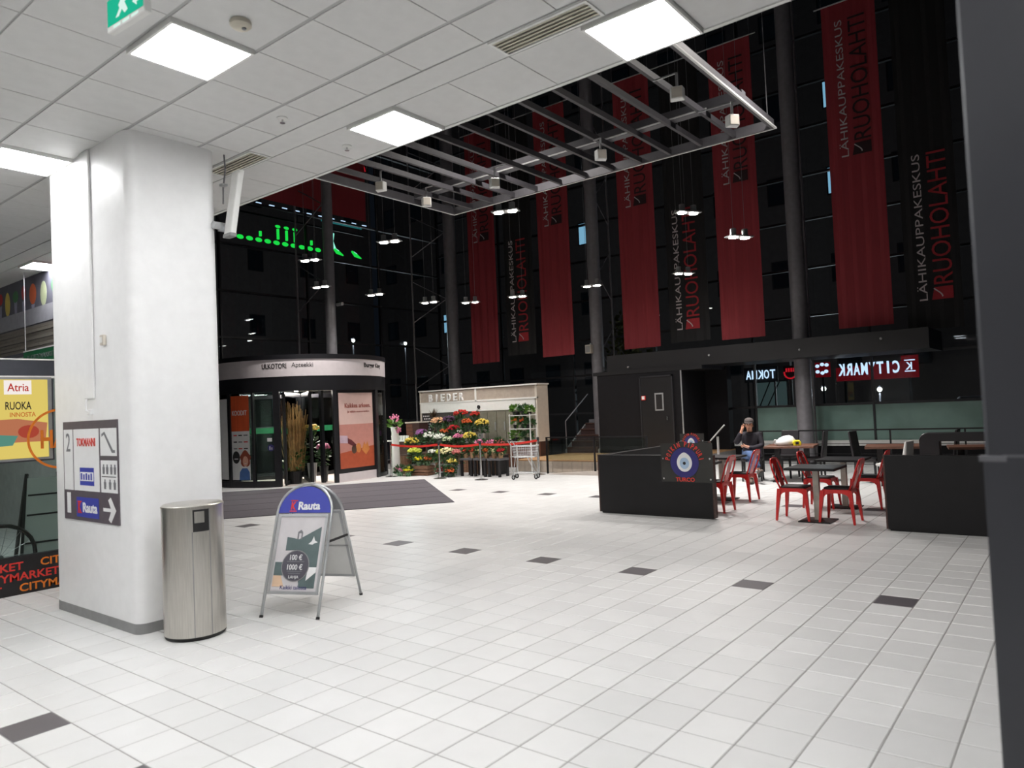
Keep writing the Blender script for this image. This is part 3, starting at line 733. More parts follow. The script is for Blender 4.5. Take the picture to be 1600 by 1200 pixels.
# ---------------------------------------------------------------- revolving door drum
DX, DY, DR = -10.2, 6.1, 2.35
t = thing('revolving_door', 'large glass revolving door drum with white lettered fascia', 'revolving door', (DX, DY, 0))
mat('door_black', (26, 26, 30), .35)
MB().arc_wall((0,0), DR-.1, DR+.05, 0, 360, 2.80, 3.24, 72).build('fascia', mat('fascia_white', (210, 202, 204), .3, var=.02), t, smooth='auto')
MB().arc_wall((0,0), DR-.1, DR+.07, 0, 360, 3.24, 3.36, 72).build('fascia_cap', 'door_black', t, smooth='auto')
MB().arc_wall((0,0), DR-.1, DR+.04, 0, 360, 2.42, 2.80, 72).build('header_band', 'door_black', t, smooth='auto')
MB().lathe([(DR-.11,0),(DR-.11,.06)], 48, (0,0,3.26)).build('roof', 'black_paint', t)
cei = MB().lathe([(DR-.11,0),(DR-.11,.05)], 48, (0,0,2.55)).build('soffit', 'warm_white', t)
for k, a in enumerate((-44, -34, -24, -14, -2, 60, 150, 240)):
    rr = 1.95 if k < 5 else 1.4
    d = MB().lathe([(.05,0),(.05,.012)], 12, (rr*math.cos(R(a)), rr*math.sin(R(a)), 2.535)).build('downlight', 'lamp_glow', cei)
ld = bpy.data.lights.new('door_downlight', 'AREA'); ld.shape = 'DISK'; ld.size = 1.6; ld.energy = 420; ld.color = (1, .92, .84)
lo = bpy.data.objects.new('door_downlight', ld); C.objects.link(lo); lo.location = (0,0,2.5); lo.parent = t
MB().lathe([(DR,0),(DR,.006)], 60).build('drum_floor', mat('drum_floor', (196, 186, 180), .5), t)
def post(a, w=.13, z0=0, z1=2.42):
    c, s = math.cos(R(a)), math.sin(R(a))
    MB().bar((DR*c,DR*s,z0),(DR*c,DR*s,z1),w,.1,(c,s,0)).build('post', 'door_black', t)
for a, w_ in ((-98,.12),(-85,.1),(-66,.06),(-50.5,.16),(-15,.1),(21.5,.14),(40,.08),(75,.12),(130,.14),(165,.14),(215,.14),(245,.12)): post(a, w_)
MB().arc_wall((0,0), DR-.04, DR+.04, -125, -49, 0, .16, 24).build('bottom_rail', 'door_black', t)
MB().arc_wall((0,0), DR-.04, DR+.04, 22, 75, 0, .1, 16).build('bottom_rail', 'door_black', t)
MB().arc_wall((0,0), DR-.005, DR+.005, -84, -51, .16, 2.42, 14).build('curved_pane', 'clear_glass', t, smooth='auto')
MB().arc_wall((0,0), DR-.005, DR+.005, -125, -85.5, .16, 2.42, 14).build('curved_pane', 'clear_glass', t, smooth='auto')
MB().arc_wall((0,0), DR-.005, DR+.005, 22, 75, .1, 2.42, 18).build('curved_pane', 'clear_glass', t, smooth='auto')
MB().arc_wall((0,0), DR-.005, DR+.005, 130, 215, .1, 2.42, 18).build('curved_pane', 'clear_glass', t, smooth='auto')
# poster on the left panes: orange above, white with a portrait below
def arcsheet(nm, a0, a1, z0, z1, m, off=-.008):
    return MB().arc_wall((0,0), DR-off-.003, DR-off, a0, a1, z0, z1, 8).build(nm, m, t, smooth='auto')
arcsheet('white_poster', -122, -87, .2, 2.3, 'paper')
arcsheet('orange_poster', -84, -69, 1.45, 2.36, mat('poster_orange', (228, 96, 52), .4, var=.1, scale=3, stretch=(6,6,.2)))
arcsheet('leaflet_poster', -84, -69, .2, 1.45, 'paper')
text('poster_title', 'KOODIT', 'paper', t, (0,0,1.92), (1,0,0), (0,0,1), .5, .13, bend=(0,0,DR+.014,-76.5), fat=.01)
for k in range(3):
    for j in range(3): arcsheet('leaflet_print', -82+j*4.3, -79+j*4.3, 1.33-k*.17, 1.36-k*.17, ('ink_red','ink_black','ink_grey')[(k+j)%3], -.0115)
a_ = R(-76)
def arcshape(nm, ac, zc, poly, m, off):
    q = MB().prism(poly, DR+off, DR+off+.002, lambda x, y, h: (h*math.cos(R(ac)+x/DR), h*math.sin(R(ac)+x/DR), zc+y))
    return q.build(nm, m, t)
arcshape('portrait_hair', -72.6, .74, [(.16*math.cos(R(a))*(1+.12*math.sin(R(a*7))), .21*math.sin(R(a))*(1+.1*math.sin(R(a*5)))) for a in range(0,360,12)], mat('hair_red', (150, 70, 48), .6), .0115)
arcshape('portrait_shirt', -73.2, .2, [(-.18,0),(.16,0),(.15,.2),(.08,.3),(-.08,.3),(-.16,.2)], mat('denim_print', (70, 110, 170), .6), .0135)
arcshape('portrait_face', -72.4, .68, disc(0,0,.085,20,.13), mat('skin_print', (222, 170, 146), .6), .0155)
arcshape('portrait_smile', -72.3, .62, [(-.04,.01),(-.02,-.008),(.02,-.008),(.04,.01),(.0,.002)], 'paper', .0178)
arcshape('portrait_badge', -80, .78, disc(0,0,.13,20,.16), 'ink_black', .0115)
arcshape('badge_print', -80, .74, rect(-.07,.07,-.01,.01), 'paper', .0138)
arcshape('round_pictogram', -54.8, 1.0, disc(0,0,.085,20), 'ink_navy', .006)
arcshape('pictogram_figure', -55.2, 1.0, rect(-.02,.0,-.05,.04), 'paper', .0085)
arcshape('pictogram_figure', -54.2, .99, rect(-.01,.008,-.04,.02), 'paper', .0085)
arcsheet('notice', -57, -54, 1.16, 1.25, 'paper', -.006)
# flat display panel on the right with its plinth
p0 = Vector((DR*math.cos(R(-14)), DR*math.sin(R(-14)), 0)); p1 = Vector((DR*math.cos(R(20.5)), DR*math.sin(R(20.5)), 0))
pr_ = (p1-p0).normalized(); L_ = (p1-p0).length
def PF(a, b, h): return tuple(p0 + pr_*a + Vector((0,0,1))*b + Vector((pr_.y,-pr_.x,0))*h)
MB().prism(rect(0,L_,.22,2.42), -.06, 0, PF).build('display_frame', 'door_black', t)
MB().prism(rect(0,L_,0,.22), -.08, .01, PF).build('plinth', 'fascia_white', t)
pO = p0+Vector((pr_.y,-pr_.x,0))*.002
sheet('display_poster', rect(.09,L_-.09,.34,2.34), mat('poster_pink', (222, 190, 182), .4, var=.02), t, pO, pr_, (0,0,1))
sheet('poster_midtone', rect(.09,L_-.09,.34,1.5), mat('poster_rose', (200, 140, 130), .4, var=.03), t, pO+Vector((pr_.y,-pr_.x,0))*.003, pr_, (0,0,1), .001)
sheet('poster_ground', [(.09,.34),(L_-.09,.34),(L_-.09,.9),(.09,.75)], mat('poster_rust', (178, 84, 56), .4, var=.05), t, pO+Vector((pr_.y,-pr_.x,0))*.0045, pr_, (0,0,1), .001)
nO = pO+Vector((pr_.y,-pr_.x,0))*.006
sheet('poster_arm', [(.09,1.02),(.36,1.0),(.36,1.2),(.09,1.22)], mat('poster_lilac', (205, 180, 195), .5), t, nO, pr_, (0,0,1), .001)
sheet('poster_hand', [(.36,1.0),(.62,.88),(.66,.95),(.5,1.08),(.36,1.14)], mat('poster_plum', (100, 44, 50), .5), t, nO, pr_, (0,0,1), .001)
sheet('poster_pear', disc(.58,.83,.09,14,.12), mat('poster_dark', (82, 62, 50), .5), t, nO, pr_, (0,0,1), .001)
sheet('poster_pear', disc(.74,.86,.09,14,.13), mat('poster_amber', (205, 130, 70), .5), t, nO, pr_, (0,0,1), .001)
sheet('poster_pear', [(.85,.8),(.95,1.02),(1.0,.92),(1.06,1.02),(1.14,.8),(1.0,.66)], 'poster_amber', t, nO, pr_, (0,0,1), .001)
text('poster_headline', 'Kaikkea arkeen.', mat('poster_ink', (150, 58, 44), .5), t, nO+Vector((0,0,2.0))+pr_*.76, pr_, (0,0,1), .92, .12, fat=.01)
text('poster_subline', 'Ja v\u00e4h\u00e4n enemm\u00e4nkin.', 'poster_ink', t, nO+Vector((0,0,1.83))+pr_*.78, pr_, (0,0,1), .8, .07)
# lettering bent round the fascia
for body, a0, wd, h, m, fat in [('ULKOTORI', -51, .62, .13, 'ink_black', .015), ('Apteekki', -34.2, .54, .15, 'ink_black', .0), ('Burger King', 18.5, .85, .16, 'ink_black', .02)]:
    text('fascia_lettering', body, m, t, (0,0,3.07), (1,0,0), (0,0,1), wd, h, bend=(0,0,DR+.052,a0), fat=fat)
# turning wings with green bands, round a glazed centre with a straw bundle
mat('band_green', (28, 104, 66), .4)
for a in (-47, -30, 100, 220):
    c, s = math.cos(R(a)), math.sin(R(a))
    wg = MB().bar((.25*c,.25*s,.06),(2.2*c,2.2*s,.06),.05,.1).bar((.25*c,.25*s,2.36),(2.2*c,2.2*s,2.36),.05,.1).bar((.25*c,.25*s,.06),(.25*c,.25*s,2.36),.06,.06).bar((2.2*c,2.2*s,.06),(2.2*c,2.2*s,2.36),.07,.06).build('wing_frame', 'door_black', t)
    MB().bar((.28*c,.28*s,1.2),(2.17*c,2.17*s,1.2),.01,2.2).build('wing_pane', 'clear_glass', wg)
    MB().bar((.28*c,.28*s,1.4),(2.17*c,2.17*s,1.4),.016,.16).build('green_band', 'band_green', wg)
for a in (-21,):
    c, s = math.cos(R(a)), math.sin(R(a))
    wg = MB().bar((2.0*c,2.0*s,.0),(2.0*c,2.0*s,2.42),.1,.08).build('inner_post', 'door_black', t)
def leafy(q, c, r, n, l=.1, up=.3):
    for k in range(n):
        d = Vector((random.gauss(0,1), random.gauss(0,1), abs(random.gauss(0,1))*up+random.gauss(0,.6))).normalized()
        p = Vector(c)+Vector((d.x*r[0], d.y*r[1], d.z*r[2]))*random.uniform(.5,1)
        dd = (d+Vector((0,0,up))).normalized(); e = dd.orthogonal().normalized(); e.rotate(Matrix.Rotation(random.uniform(0,6.28),3,dd))
        q.add([p, p+dd*l*.5+e*l*.22, p+dd*l, p+dd*l*.5-e*l*.22], [(0,1,2,3)])
    return q
s_ = thing('straw_bundle', 'tall bundle of dry straw standing inside the revolving door', 'straw bundle', (-8.95, 4.95, .01))
q = MB()
for k in range(320):
    a = random.uniform(0,6.28); r = random.random()**.5*.24
    x, y = r*math.cos(a), r*math.sin(a); z0 = random.uniform(.3,.9)
    q.tube([(x,y,z0),(x*1.2+random.gauss(0,.05),y*1.2+random.gauss(0,.05),z0+random.uniform(.6,1.3))], .008, 3)
q.build('stalks', mat('straw', (206, 168, 112), .7, var=.2), s_)
leafy(MB(), (0,0,.6), (.24,.24,.4), 120, .16).build('green_leaves', mat('leaf_a', (66, 110, 48), .5, var=.25), s_)
MB().lathe([(.14,0),(.18,.32),(.17,.33),(.13,.05)], 14).build('pot', 'ink_black', s_)

# ---------------------------------------------------------------- flower kiosk
t = thing('flower_kiosk', 'cream flower kiosk with white raised letters on its header', 'kiosk', (-7.28, 10.3, 0))
W = 2.38
MB().box(-W,W,.06,.55,.75,2.41).box(-W,-W+.05,.0,.06,.75,2.41).box(W-.07,W,.0,.06,.75,2.41).build('body', 'warm_white', t)
MB().box(-W-.03,W+.03,-.02,.58,2.39,2.43).build('top_trim', 'plain_white', t)
for a, b in ((-W+.03,.02),(.08,W-.05)):
    MB().box(a,b,.01,.06,2.04,2.38).build('header_panel', mat('header_beige', (170, 158, 146), .6), t)
MB().box(.02,.08,-.01,.06,1.7,2.39).box(-W,W,-.01,.06,1.995,2.04).build('header_frame', 'plain_white', t)
MB().box(-W+.03,W-.05,.0,.06,1.7,1.995).build('lower_fascia', 'plain_white', t)
for k, ch in enumerate('BIEDER'):
    text('letter', ch, 'paper', t, (-1.86+k*.268, -.012, 2.175), XR, UP, .15 if ch != 'I' else .045, .24, depth=.02, fat=.02)
MB().lathe([(.06,0),(.06,.02)], 14, (.0,0,0)).build('clock_face', 'ink_black', t, loc=(.17,-.005,1.82)).rotation_euler = (R(90),0,0)
for k in range(6):
    a = .12+k*.36
    d = MB().box(a,a+.34,.02,.05,.8,1.68).build('cabinet_door', mat('door_grey', (128, 126, 112), .25), t)
    MB().box(a+.29,a+.31,.0,.02,1.1,1.35).build('handle', 'alu', d)
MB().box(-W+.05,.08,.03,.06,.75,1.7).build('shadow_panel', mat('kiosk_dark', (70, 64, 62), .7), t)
lat = MB().box(-2.28,-1.96,.012,.03,1.05,1.66).build('lattice_panel', 'ink_black', t)
for k in range(4):
    for j in range(7):
        c_ = (-2.235+k*.077+(.038 if j%2 else 0), 1.09+j*.085)
        sheet('lattice_diamond', [(c_[0]-.026,c_[1]),(c_[0],c_[1]-.03),(c_[0]+.026,c_[1]),(c_[0],c_[1]+.03)], 'paper', lat, (0,.012,0), XR, UP, .003)
bs = MB().box(-W,W,.08,.5,0,.75).build('base', 'wood_dark', t)
for k in range(40): MB().box(-W+.02+k*.119,-W+.12+k*.119,.05,.08,.02,.74).build('base_slat', 'wood_brown', bs)
# tiered flower benches
def bench(label, x0, x1, y0, y1, z, slats=True):
    t = thing('flower_bench', label, 'bench', ((x0+x1)/2, (y0+y1)/2, 0), 0, 'slatted flower benches')
    a, b = (x1-x0)/2, (y1-y0)/2
    MB().box(-a,a,-b,b,z-.03,z).build('top', 'wood_dark', t)
    MB().box(-a+.03,a-.03,-b+.03,b-.02,0,z-.03).build('carcass', 'ink_black', t)
    n = int((x1-x0)/.12)
    for k in range(n): MB().box(-a+k*2*a/n+.008,-a+(k+1)*2*a/n-.008,-b,-b+.03,.0,z-.03).build('slat', 'crate_wood', t)
bench('tall back flower bench against the cream kiosk', -8.65, -6.1, 9.35, 9.95, .78)
bench('middle slatted flower bench below the white blooms', -8.6, -6.1, 8.65, 9.3, .55)
bench('low dark flower bench behind the black stools', -5.85, -4.75, 8.3, 8.75, .52)
bench('dark slatted flower bench at the left beside the revolving door', -8.0, -7.5, 7.75, 8.3, .55)

PLC = {'peach':(226,176,136),'purpdark':(84,52,84),'red':(190,44,32),'orange':(216,98,46),'yellow':(232,206,92),'crimson':(196,26,44),'white':(238,236,228),'purple':(158,98,160),
       'pale':(216,226,190),'pink':(230,130,172),'lime':(204,214,84),'cream':(228,220,170),'rose':(196,112,108),'redorange':(206,78,52),'darkred':(126,28,44),'brightyellow':(246,222,30)}
for k_, v_ in PLC.items(): mat('petal_'+k_, v_, .6, var=.2, scale=40)
mat('leaf_b', (58, 96, 54), .5, var=.3, scale=20); mat('leaf_c', (96, 140, 52), .5, var=.25, scale=20)
POTS = {'black': 'ink_black', 'kraft': mat('kraft', (186, 152, 116), .8), 'green': mat('pot_green', (136, 176, 142), .5), 'white': 'plain_white', 'zinc': 'alu', 'dark': mat('pot_dark', (54, 60, 58), .5)}
def plant(kind, x, y, z, zc, r, pot, label, name='potted_flowers', leaf='leaf_b', ph=None):
    """pot on z, bloom centre at height zc, bloom radius r"""
    t = thing(name, label, 'flowers', (x, y, z), 0, 'flowers on sale')
    h = zc-z
    ph = ph or min(.30, max(.1, h*.45)); pr = min(.13, r*.75)
    MB().lathe([(pr*.7,0),(pr,ph),(pr*.9,ph),(pr*.88,ph-.02)], 12).build('pot', POTS[pot], t, smooth='auto')
    q = MB(); leafy(q, (0,0,(ph+h)/2), (r*.85,r*.85,max(.08,(h-ph)/2+.06)), 110, .12)
    if h-ph > .25:
        for k in range(14):
            a = random.uniform(0,6.28); q.tube([(0,0,ph-.02),(r*.6*math.cos(a),r*.6*math.sin(a),h)], .005, 3)
    q.build('foliage', leaf, t)
    if kind != 'none':
        q = MB()
        for k in range(70):
            a = random.uniform(0,6.28); e = math.acos(random.uniform(-.25,1)); rr = r*random.uniform(.8,1.03)
            c = (rr*math.sin(e)*math.cos(a), rr*math.sin(e)*math.sin(a), h-.03+rr*.62*math.cos(e))
            s = random.uniform(.026,.043); q.ball(c, (s,s,s*.7), 6, 3)
        q.build('blossoms', 'petal_'+kind, t)
    return t
BK = .78; MD = .55
for kind, x, y, z, zc, r, pot, lb in [
  ('peach',-8.22,9.62,BK,1.46,.21,'zinc','peach round bouquet in a bucket beside the black lattice panel'),
  ('purpdark',-7.76,9.66,BK,1.49,.2,'zinc','dark purple bouquet in the back row right of the peach one'),
  ('red',-7.30,9.68,BK,1.67,.21,'zinc','tallest red lilies at the top of the flower display'),
  ('red',-6.80,9.75,BK,1.64,.13,'zinc','small red bouquet in the back row against the kiosk doors'),
  ('orange',-6.92,9.5,BK,1.43,.15,'zinc','orange bouquet left of the yellow lilies in the back row'),
  ('yellow',-6.42,9.6,BK,1.37,.2,'zinc','yellow lilies at the right end of the back bench'),
  ('crimson',-7.44,9.48,BK,1.25,.16,'black','bright crimson roses in the middle of the display'),
  ('orange',-7.78,9.46,BK,1.15,.15,'black','orange daisies below the dark purple bouquet'),
  ('white',-7.14,9.45,BK,1.12,.11,'black','small white flowers right below the crimson roses'),
  ('purple',-8.36,9.05,MD,1.14,.18,'black','lilac blooms at the left end of the middle bench'),
  ('white',-7.98,8.98,MD,1.06,.16,'black','white blooms next to the lilac ones on the middle bench'),
  ('white',-7.52,8.95,MD,1.00,.18,'black','larger white blooms in the middle of the middle bench'),
  ('pale',-7.14,8.9,MD,.94,.14,'black','pale green-white blooms on the middle bench'),
  ('pink',-6.78,8.98,MD,1.01,.15,'black','pink blooms left of the large yellow ones on the middle bench'),
  ('yellow',-6.36,8.98,MD,1.02,.19,'black','large yellow blooms at the right end of the middle bench'),
  ('pink',-5.6,8.52,.52,.86,.14,'black','pink blooms behind the red belt above the first black stool'),
  ('pink',-5.2,8.52,.52,.85,.15,'black','pink and leafy pot behind the red belt above the middle stool'),
  ('rose',-4.88,8.5,.52,.88,.12,'black','rose-pink pot at the right end of the low bench near the trolley'),
  ('lime',-6.67,8.1,0,.63,.14,'zinc','lime yellow flowers in a tall bucket left of the second belt post'),
  ('cream',-6.28,7.95,0,.65,.19,'zinc','round cream bouquet in a tall bucket right of the second belt post'),
  ('rose',-5.92,7.95,0,.63,.15,'zinc','dusty pink bouquet in a bucket beside the cream one'),
  ('yellow',-5.86,7.66,0,.42,.12,'dark','bright yellow pot in front of the dusty pink bouquet'),
  ('darkred',-6.1,7.5,0,.2,.13,'dark','dark red plant in a pot on the floor by the second belt post'),
  ('orange',-5.78,7.48,0,.2,.12,'dark','orange plant in a floor pot by the first black stool'),
  ('yellow',-7.72,8.02,MD,.94,.2,'black','yellow blooms behind the first belt post beside the door'),
  ('white',-7.2,8.3,0,.62,.11,'zinc','white blooms in a tall bucket between the left bench and the middle one')]:
    plant(kind, x, y, z, zc, r, pot, lb)
# spiky dracaena and orchid
t = thing('spiky_plant', 'spiky reddish green dracaena in the back row beside the kiosk lattice', 'plant', (-8.55, 9.8, BK), 0, 'flowers on sale')
MB().lathe([(.08,0),(.12,.26),(.1,.26)], 12).build('pot', 'ink_black', t, smooth='auto')
q = MB()
for k in range(34):
    a = random.uniform(0,6.28); e = random.uniform(.2,1.3); d = Vector((math.cos(a)*math.cos(e), math.sin(a)*math.cos(e), math.sin(e))); n_ = Vector((-math.sin(a), math.cos(a), 0))
    p = Vector((0,0,.75)); q.add([p-n_*.008, p+d*.16-n_*.018, p+d*.34, p+d*.16+n_*.018, p+n_*.008], [(0,1,2,3,4)])
q.tube([(0,0,.2),(0,0,.78)], .02, 6)
q.build('leaves', mat('dracaena', (96, 80, 62), .5, var=.3), t)
# crates with green tubs on the left
def crate(x, y, z, label):
    t = thing('wooden_crate', label, 'crate', (x, y, z), R(12), 'wooden crates of flowers')
    MB().box(-.27,.27,-.17,.17,.0,.02).build('bottom', 'crate_wood', t)
    for k in range(3):
        z0 = .01+k*.085
        MB().box(-.28,.28,-.19,-.17,z0,z0+.07).build('slat', 'crate_wood', t); MB().box(-.28,.28,.17,.19,z0,z0+.07).build('slat', 'crate_wood', t)
        MB().box(-.28,-.26,-.17,.17,z0,z0+.07).build('slat', 'crate_wood', t); MB().box(.26,.28,-.17,.17,z0,z0+.07).build('slat', 'crate_wood', t)
    for sx in (-.25,.25):
        for sy in (-.16,.16): MB().box(sx-.015,sx+.015,sy-.01,sy+.01,.02,.25).build('corner_post', 'crate_wood', t)
    MB().box(-.27,.27,-.18,.18,.255,.265).build('lid', 'crate_wood', t)
crate(-7.02, 7.72, 0, 'wooden crate on the floor carrying two green flower tubs')
for kind, x, y, z, zc, r, lb in [('brightyellow',-7.13,7.7,.265,.47,.12,'yellow flowers in a green tub on top of the wooden crate'), ('orange',-6.86,7.76,.265,.47,.11,'orange flowers in a green tub on top of the wooden crate'),
        ('pink',-7.55,7.36,0,.2,.13,'pink flowers in a green tub on the floor beside the first belt post'), ('brightyellow',-7.24,7.38,0,.2,.12,'yellow flowers in a green tub on the floor before the crate'),
        ('lime',-7.42,7.82,0,.67,.19,'yellow-green bouquet in a bucket between the crate and the door')]:
    plant(kind, x, y, z, zc, r, 'green' if z or zc < .3 else 'zinc', lb)
t = thing('orchid', 'pink orchid in a tall white vase beside the revolving door', 'flowers', (-7.9, 7.55, 0))
MB().lathe([(.1,0),(.12,.1),(.1,1.2),(.12,1.35),(.1,1.35)], 14).build('vase', 'plain_white', t, smooth='auto')
leafy(MB(), (0,0,1.42), (.12,.12,.14), 60, .16).build('leaves', 'leaf_c', t)
q = MB()
for k in range(26): q.ball((random.gauss(.05,.07), random.gauss(0,.06), 1.62+random.gauss(0,.06)), (.03,.02,.03), 6, 3)
for k in range(14): q.ball((random.gauss(.14,.03), random.gauss(0,.04), 1.25+random.gauss(0,.05)), (.028,.02,.03), 6, 3)
q.build('blossoms', 'petal_pink', t)
t = thing('display_counter', 'white counter shelf with paper cups left of the flower kiosk', 'counter', (-9.35, 9.2, 0))
MB().box(-.45,.45,-.25,.25,.86,.9).build('top', 'plain_white', t)
MB().box(-.4,.4,-.2,.2,0,.86).build('cabinet', 'wood_dark', t)
for k in range(6):
    c_ = tag(MB().lathe([(.04,0),(.055,.14),(.05,.14),(.04,.02)], 12).build('white_vase', 'plain_white', None, smooth='auto', loc=(-9.7+k*.13, 9.1, .9)), ('leftmost','second from left','third from left','fourth from left','fifth from left','rightmost')[k] + ' of the six small white vases on the white counter', 'vase', 'white vases on the counter')
t = thing('dark_cabinet', 'dark wooden drawer cabinet standing behind the white vases', 'cabinet', (-9.45, 10.05, 0))
MB().box(-.42,.18,-.2,.2,0,1.4).build('body', 'wood_dark', t)
MB().box(-.45,.2,-.22,.22,1.4,1.44).build('top', 'warm_white', t)
for k in range(4): MB().box(-.4,-.12,-.215,-.2,.9+k*.12,1.0+k*.12).build('drawer', 'wood_brown', t)
# black stools carrying kraft pots
for k, x in enumerate((-5.45, -4.98, -4.5)):
    t = thing('display_stool', ('black display stool nearest the second belt post','middle one of the three black display stools','black display stool nearest the shopping trolley')[k], 'stool', (x, 7.95, 0), 0, 'black display stools')
    MB().box(-.21,.21,-.2,.2,.42,.47).build('top', mat('stool_top', (92, 92, 96), .3), t, bevel=.006)
    for sx in (-1,1):
        for sy in (-1,1): MB().box(sx*.17-.03,sx*.17+.03,sy*.16-.03,sy*.16+.03,0,.42).build('leg', 'ink_black', t)
for kind, x, lb in [('redorange',-5.56,'red-orange pot in kraft wrap, leftmost on the black stools'),('redorange',-5.34,'red-orange pot in kraft wrap, second on the black stools'),('cream',-5.08,'cream flowers in kraft wrap on the middle stool'),
                    ('orange',-4.86,'orange flowers in kraft wrap on the middle stool'),('cream',-4.6,'cream flowers in kraft wrap on the stool by the trolley'),('crimson',-4.38,'crimson flowers in kraft wrap, rightmost on the stools')]:
    plant(kind, x, 7.92, .47, .70, .10, 'kraft', lb, ph=.16)
plant('yellow', -8.86, 5.42, .01, 1.45, .2, 'zinc', 'yellow flowers on a tall stem stand inside the revolving door', ph=.5)
plant('pink', -8.62, 5.62, .01, .95, .16, 'dark', 'pink flowers low inside the revolving door beside the yellow ones', ph=.4)
# shelf rack with greenery
t = thing('plant_rack', 'white plant rack full of greenery in front of the kiosk', 'rack', (-4.36, 9.0-.12, 0))
for sx in (-.34,.34):
    for sy in (-.13,.13): MB().box(sx-.012,sx+.012,sy-.012,sy+.012,0,1.58).build('upright', 'plain_white', t)
for z in (.45,.85,1.19,1.55): MB().box(-.36,.36,-.15,.15,z-.02,z).build('shelf', 'plain_white', t)
for kind, x, z, zc, r, lf, lb in [('none',-4.55,1.55,1.72,.16,'leaf_c','bushy green fern on the top left of the plant rack'),('none',-4.28,1.55,1.74,.14,'leaf_b','dark green plant on the top of the rack'),
        ('pale',-4.1,1.55,1.68,.08,'leaf_c','pale yellow flower pot at the right end of the top shelf'),('orange',-4.58,1.19,1.44,.1,'leaf_c','orange flower pot on the rack shelf below the fern'),
        ('orange',-4.3,1.19,1.42,.12,'leaf_b','salmon flower pot in the middle of the second rack shelf'),('none',-4.12,1.19,1.36,.13,'leaf_b','green plant at the right end of the second rack shelf'),
        ('none',-4.6,.85,1.06,.17,'leaf_c','trailing bright green plant on the third rack shelf'),('none',-4.2,.85,1.04,.14,'leaf_b','dark green plant at the right of the third rack shelf')]:
    plant(kind, x, 8.86, z, zc, r, 'black', lb, leaf=lf, ph=.1)

# belt barrier
ST = [(-7.62,7.11),(-5.74,7.07),(-4.36,7.1),(-3.68,8.6)]
for k, (x, y) in enumerate(ST):
    t = thing('belt_post', ('belt post beside the revolving door','second belt post, in front of the cream bouquet','third belt post, in front of the black stools','belt post at the right end, behind the trolley')[k], 'barrier post', (x, y, 0), 0, 'chrome belt posts')
    MB().lathe([(.17,0),(.17,.012),(.06,.03),(.03,.035)], 24).build('base', 'chrome', t, smooth='auto')
    MB().lathe([(.026,.03),(.026,.92)], 14).build('pole', 'chrome', t, smooth='auto')
    MB().lathe([(.034,.88),(.034,.96),(.03,.965)], 14).build('belt_head', 'ink_black', t, smooth='auto')
for k in range(3):
    (x0,y0),(x1,y1) = ST[k], ST[k+1]
    n = 14; q = MB(); d = Vector((x1-x0,y1-y0,0)); nn = Vector((-d.y,d.x,0)).normalized()*.0015
    top = []
    for i in range(n+1):
        s = .03/d.length + (1-.06/d.length)*i/n
        p = Vector((x0,y0,.91-.05*math.sin(math.pi*s)))+d*s; top.append(p)
    vs = []
    for p in top: vs += [p-nn, p+nn, p+nn-Vector((0,0,.055)), p-nn-Vector((0,0,.055))]
    fs = []
    for i in range(n):
        a, b = i*4, i*4+4
        fs += [(a,b,b+1,a+1),(a+1,b+1,b+2,a+2),(a+2,b+2,b+3,a+3),(a+3,b+3,b,a)]
    tag(q.add(vs, fs).build('barrier_belt', 'ink_red'), ('red barrier belt between the door and the second post','red barrier belt between the second and third posts','short red barrier belt running back behind the trolley')[k], 'belt', 'red barrier belts')

# shopping trolley
t = thing('shopping_trolley', 'grey shopping trolley standing by the red belt', 'trolley', (-3.35, 7.62, 0), R(25)); t.scale = (.74, .8, .98)
q = MB()
def ring(z, a, b, r=.007): q.tube([(-a,-b,z),(a,-b,z),(a,b,z),(-a,b,z)], r, 5, True)
ring(.82,.40,.26,.011); ring(.55,.34,.21,.009); ring(.68,.37,.235,.006); ring(.615,.355,.22,.004); ring(.75,.385,.25,.004)
for k in range(13):
    s = -1+2*k/12
    for sy in (-1,1): q.tube([(s*.40,sy*.26,.82),(s*.34,sy*.21,.55)], .0035, 4)
for k in range(9):
    s = -1+2*k/8
    for sx in (-1,1): q.tube([(sx*.40,s*.26,.82),(sx*.34,s*.21,.55)], .0035, 4)
    q.tube([(-.34,s*.21,.55),(.34,s*.21,.55)], .0035, 4)
q.build('basket', 'alu', t)
MB().prism([(-.33,-.2),(.33,-.2),(.33,.2),(-.33,.2)], .545, .552).build('basket_floor', mat('trolley_plastic', (150, 154, 158), .5), t)
MB().tube([(-.40,-.24,.82),(-.52,-.24,.96),(-.52,.24,.96),(-.40,.24,.82)], .013, 8).build('handle_frame', 'alu', t)
MB().tube([(-.52,-.2,.96),(-.52,.2,.96)], .02, 10).build('handle', 'ink_black', t)
MB().tube([(-.3,-.2,.55),(-.38,-.24,.13)], .013, 6).tube([(-.3,.2,.55),(-.38,.24,.13)], .013, 6).tube([(.1,-.2,.55),(.36,-.17,.13)], .013, 6).tube([(.1,.2,.55),(.36,.17,.13)], .013, 6).tube([(-.38,-.24,.16),(.36,-.17,.16)], .01, 6).tube([(-.38,.24,.16),(.36,.17,.16)], .01, 6).build('undercarriage', 'alu', t)
for x, y in ((-.38,-.24),(-.38,.24),(.36,-.17),(.36,.17)):
    wl = MB().tube([(x,y-.015,.062),(x,y+.015,.062)], .062, 14).build('wheel', 'rubber', t)
    MB().tube([(x,y-.018,.062),(x,y+.018,.062)], .03, 10).build('hub', 'alu', wl)
    MB().box(x-.012,x+.012,y-.03,y-.02,.06,.14).box(x-.012,x+.012,y+.02,y+.03,.06,.14).box(x-.012,x+.012,y-.03,y+.03,.125,.14).build('fork', 'alu', wl)
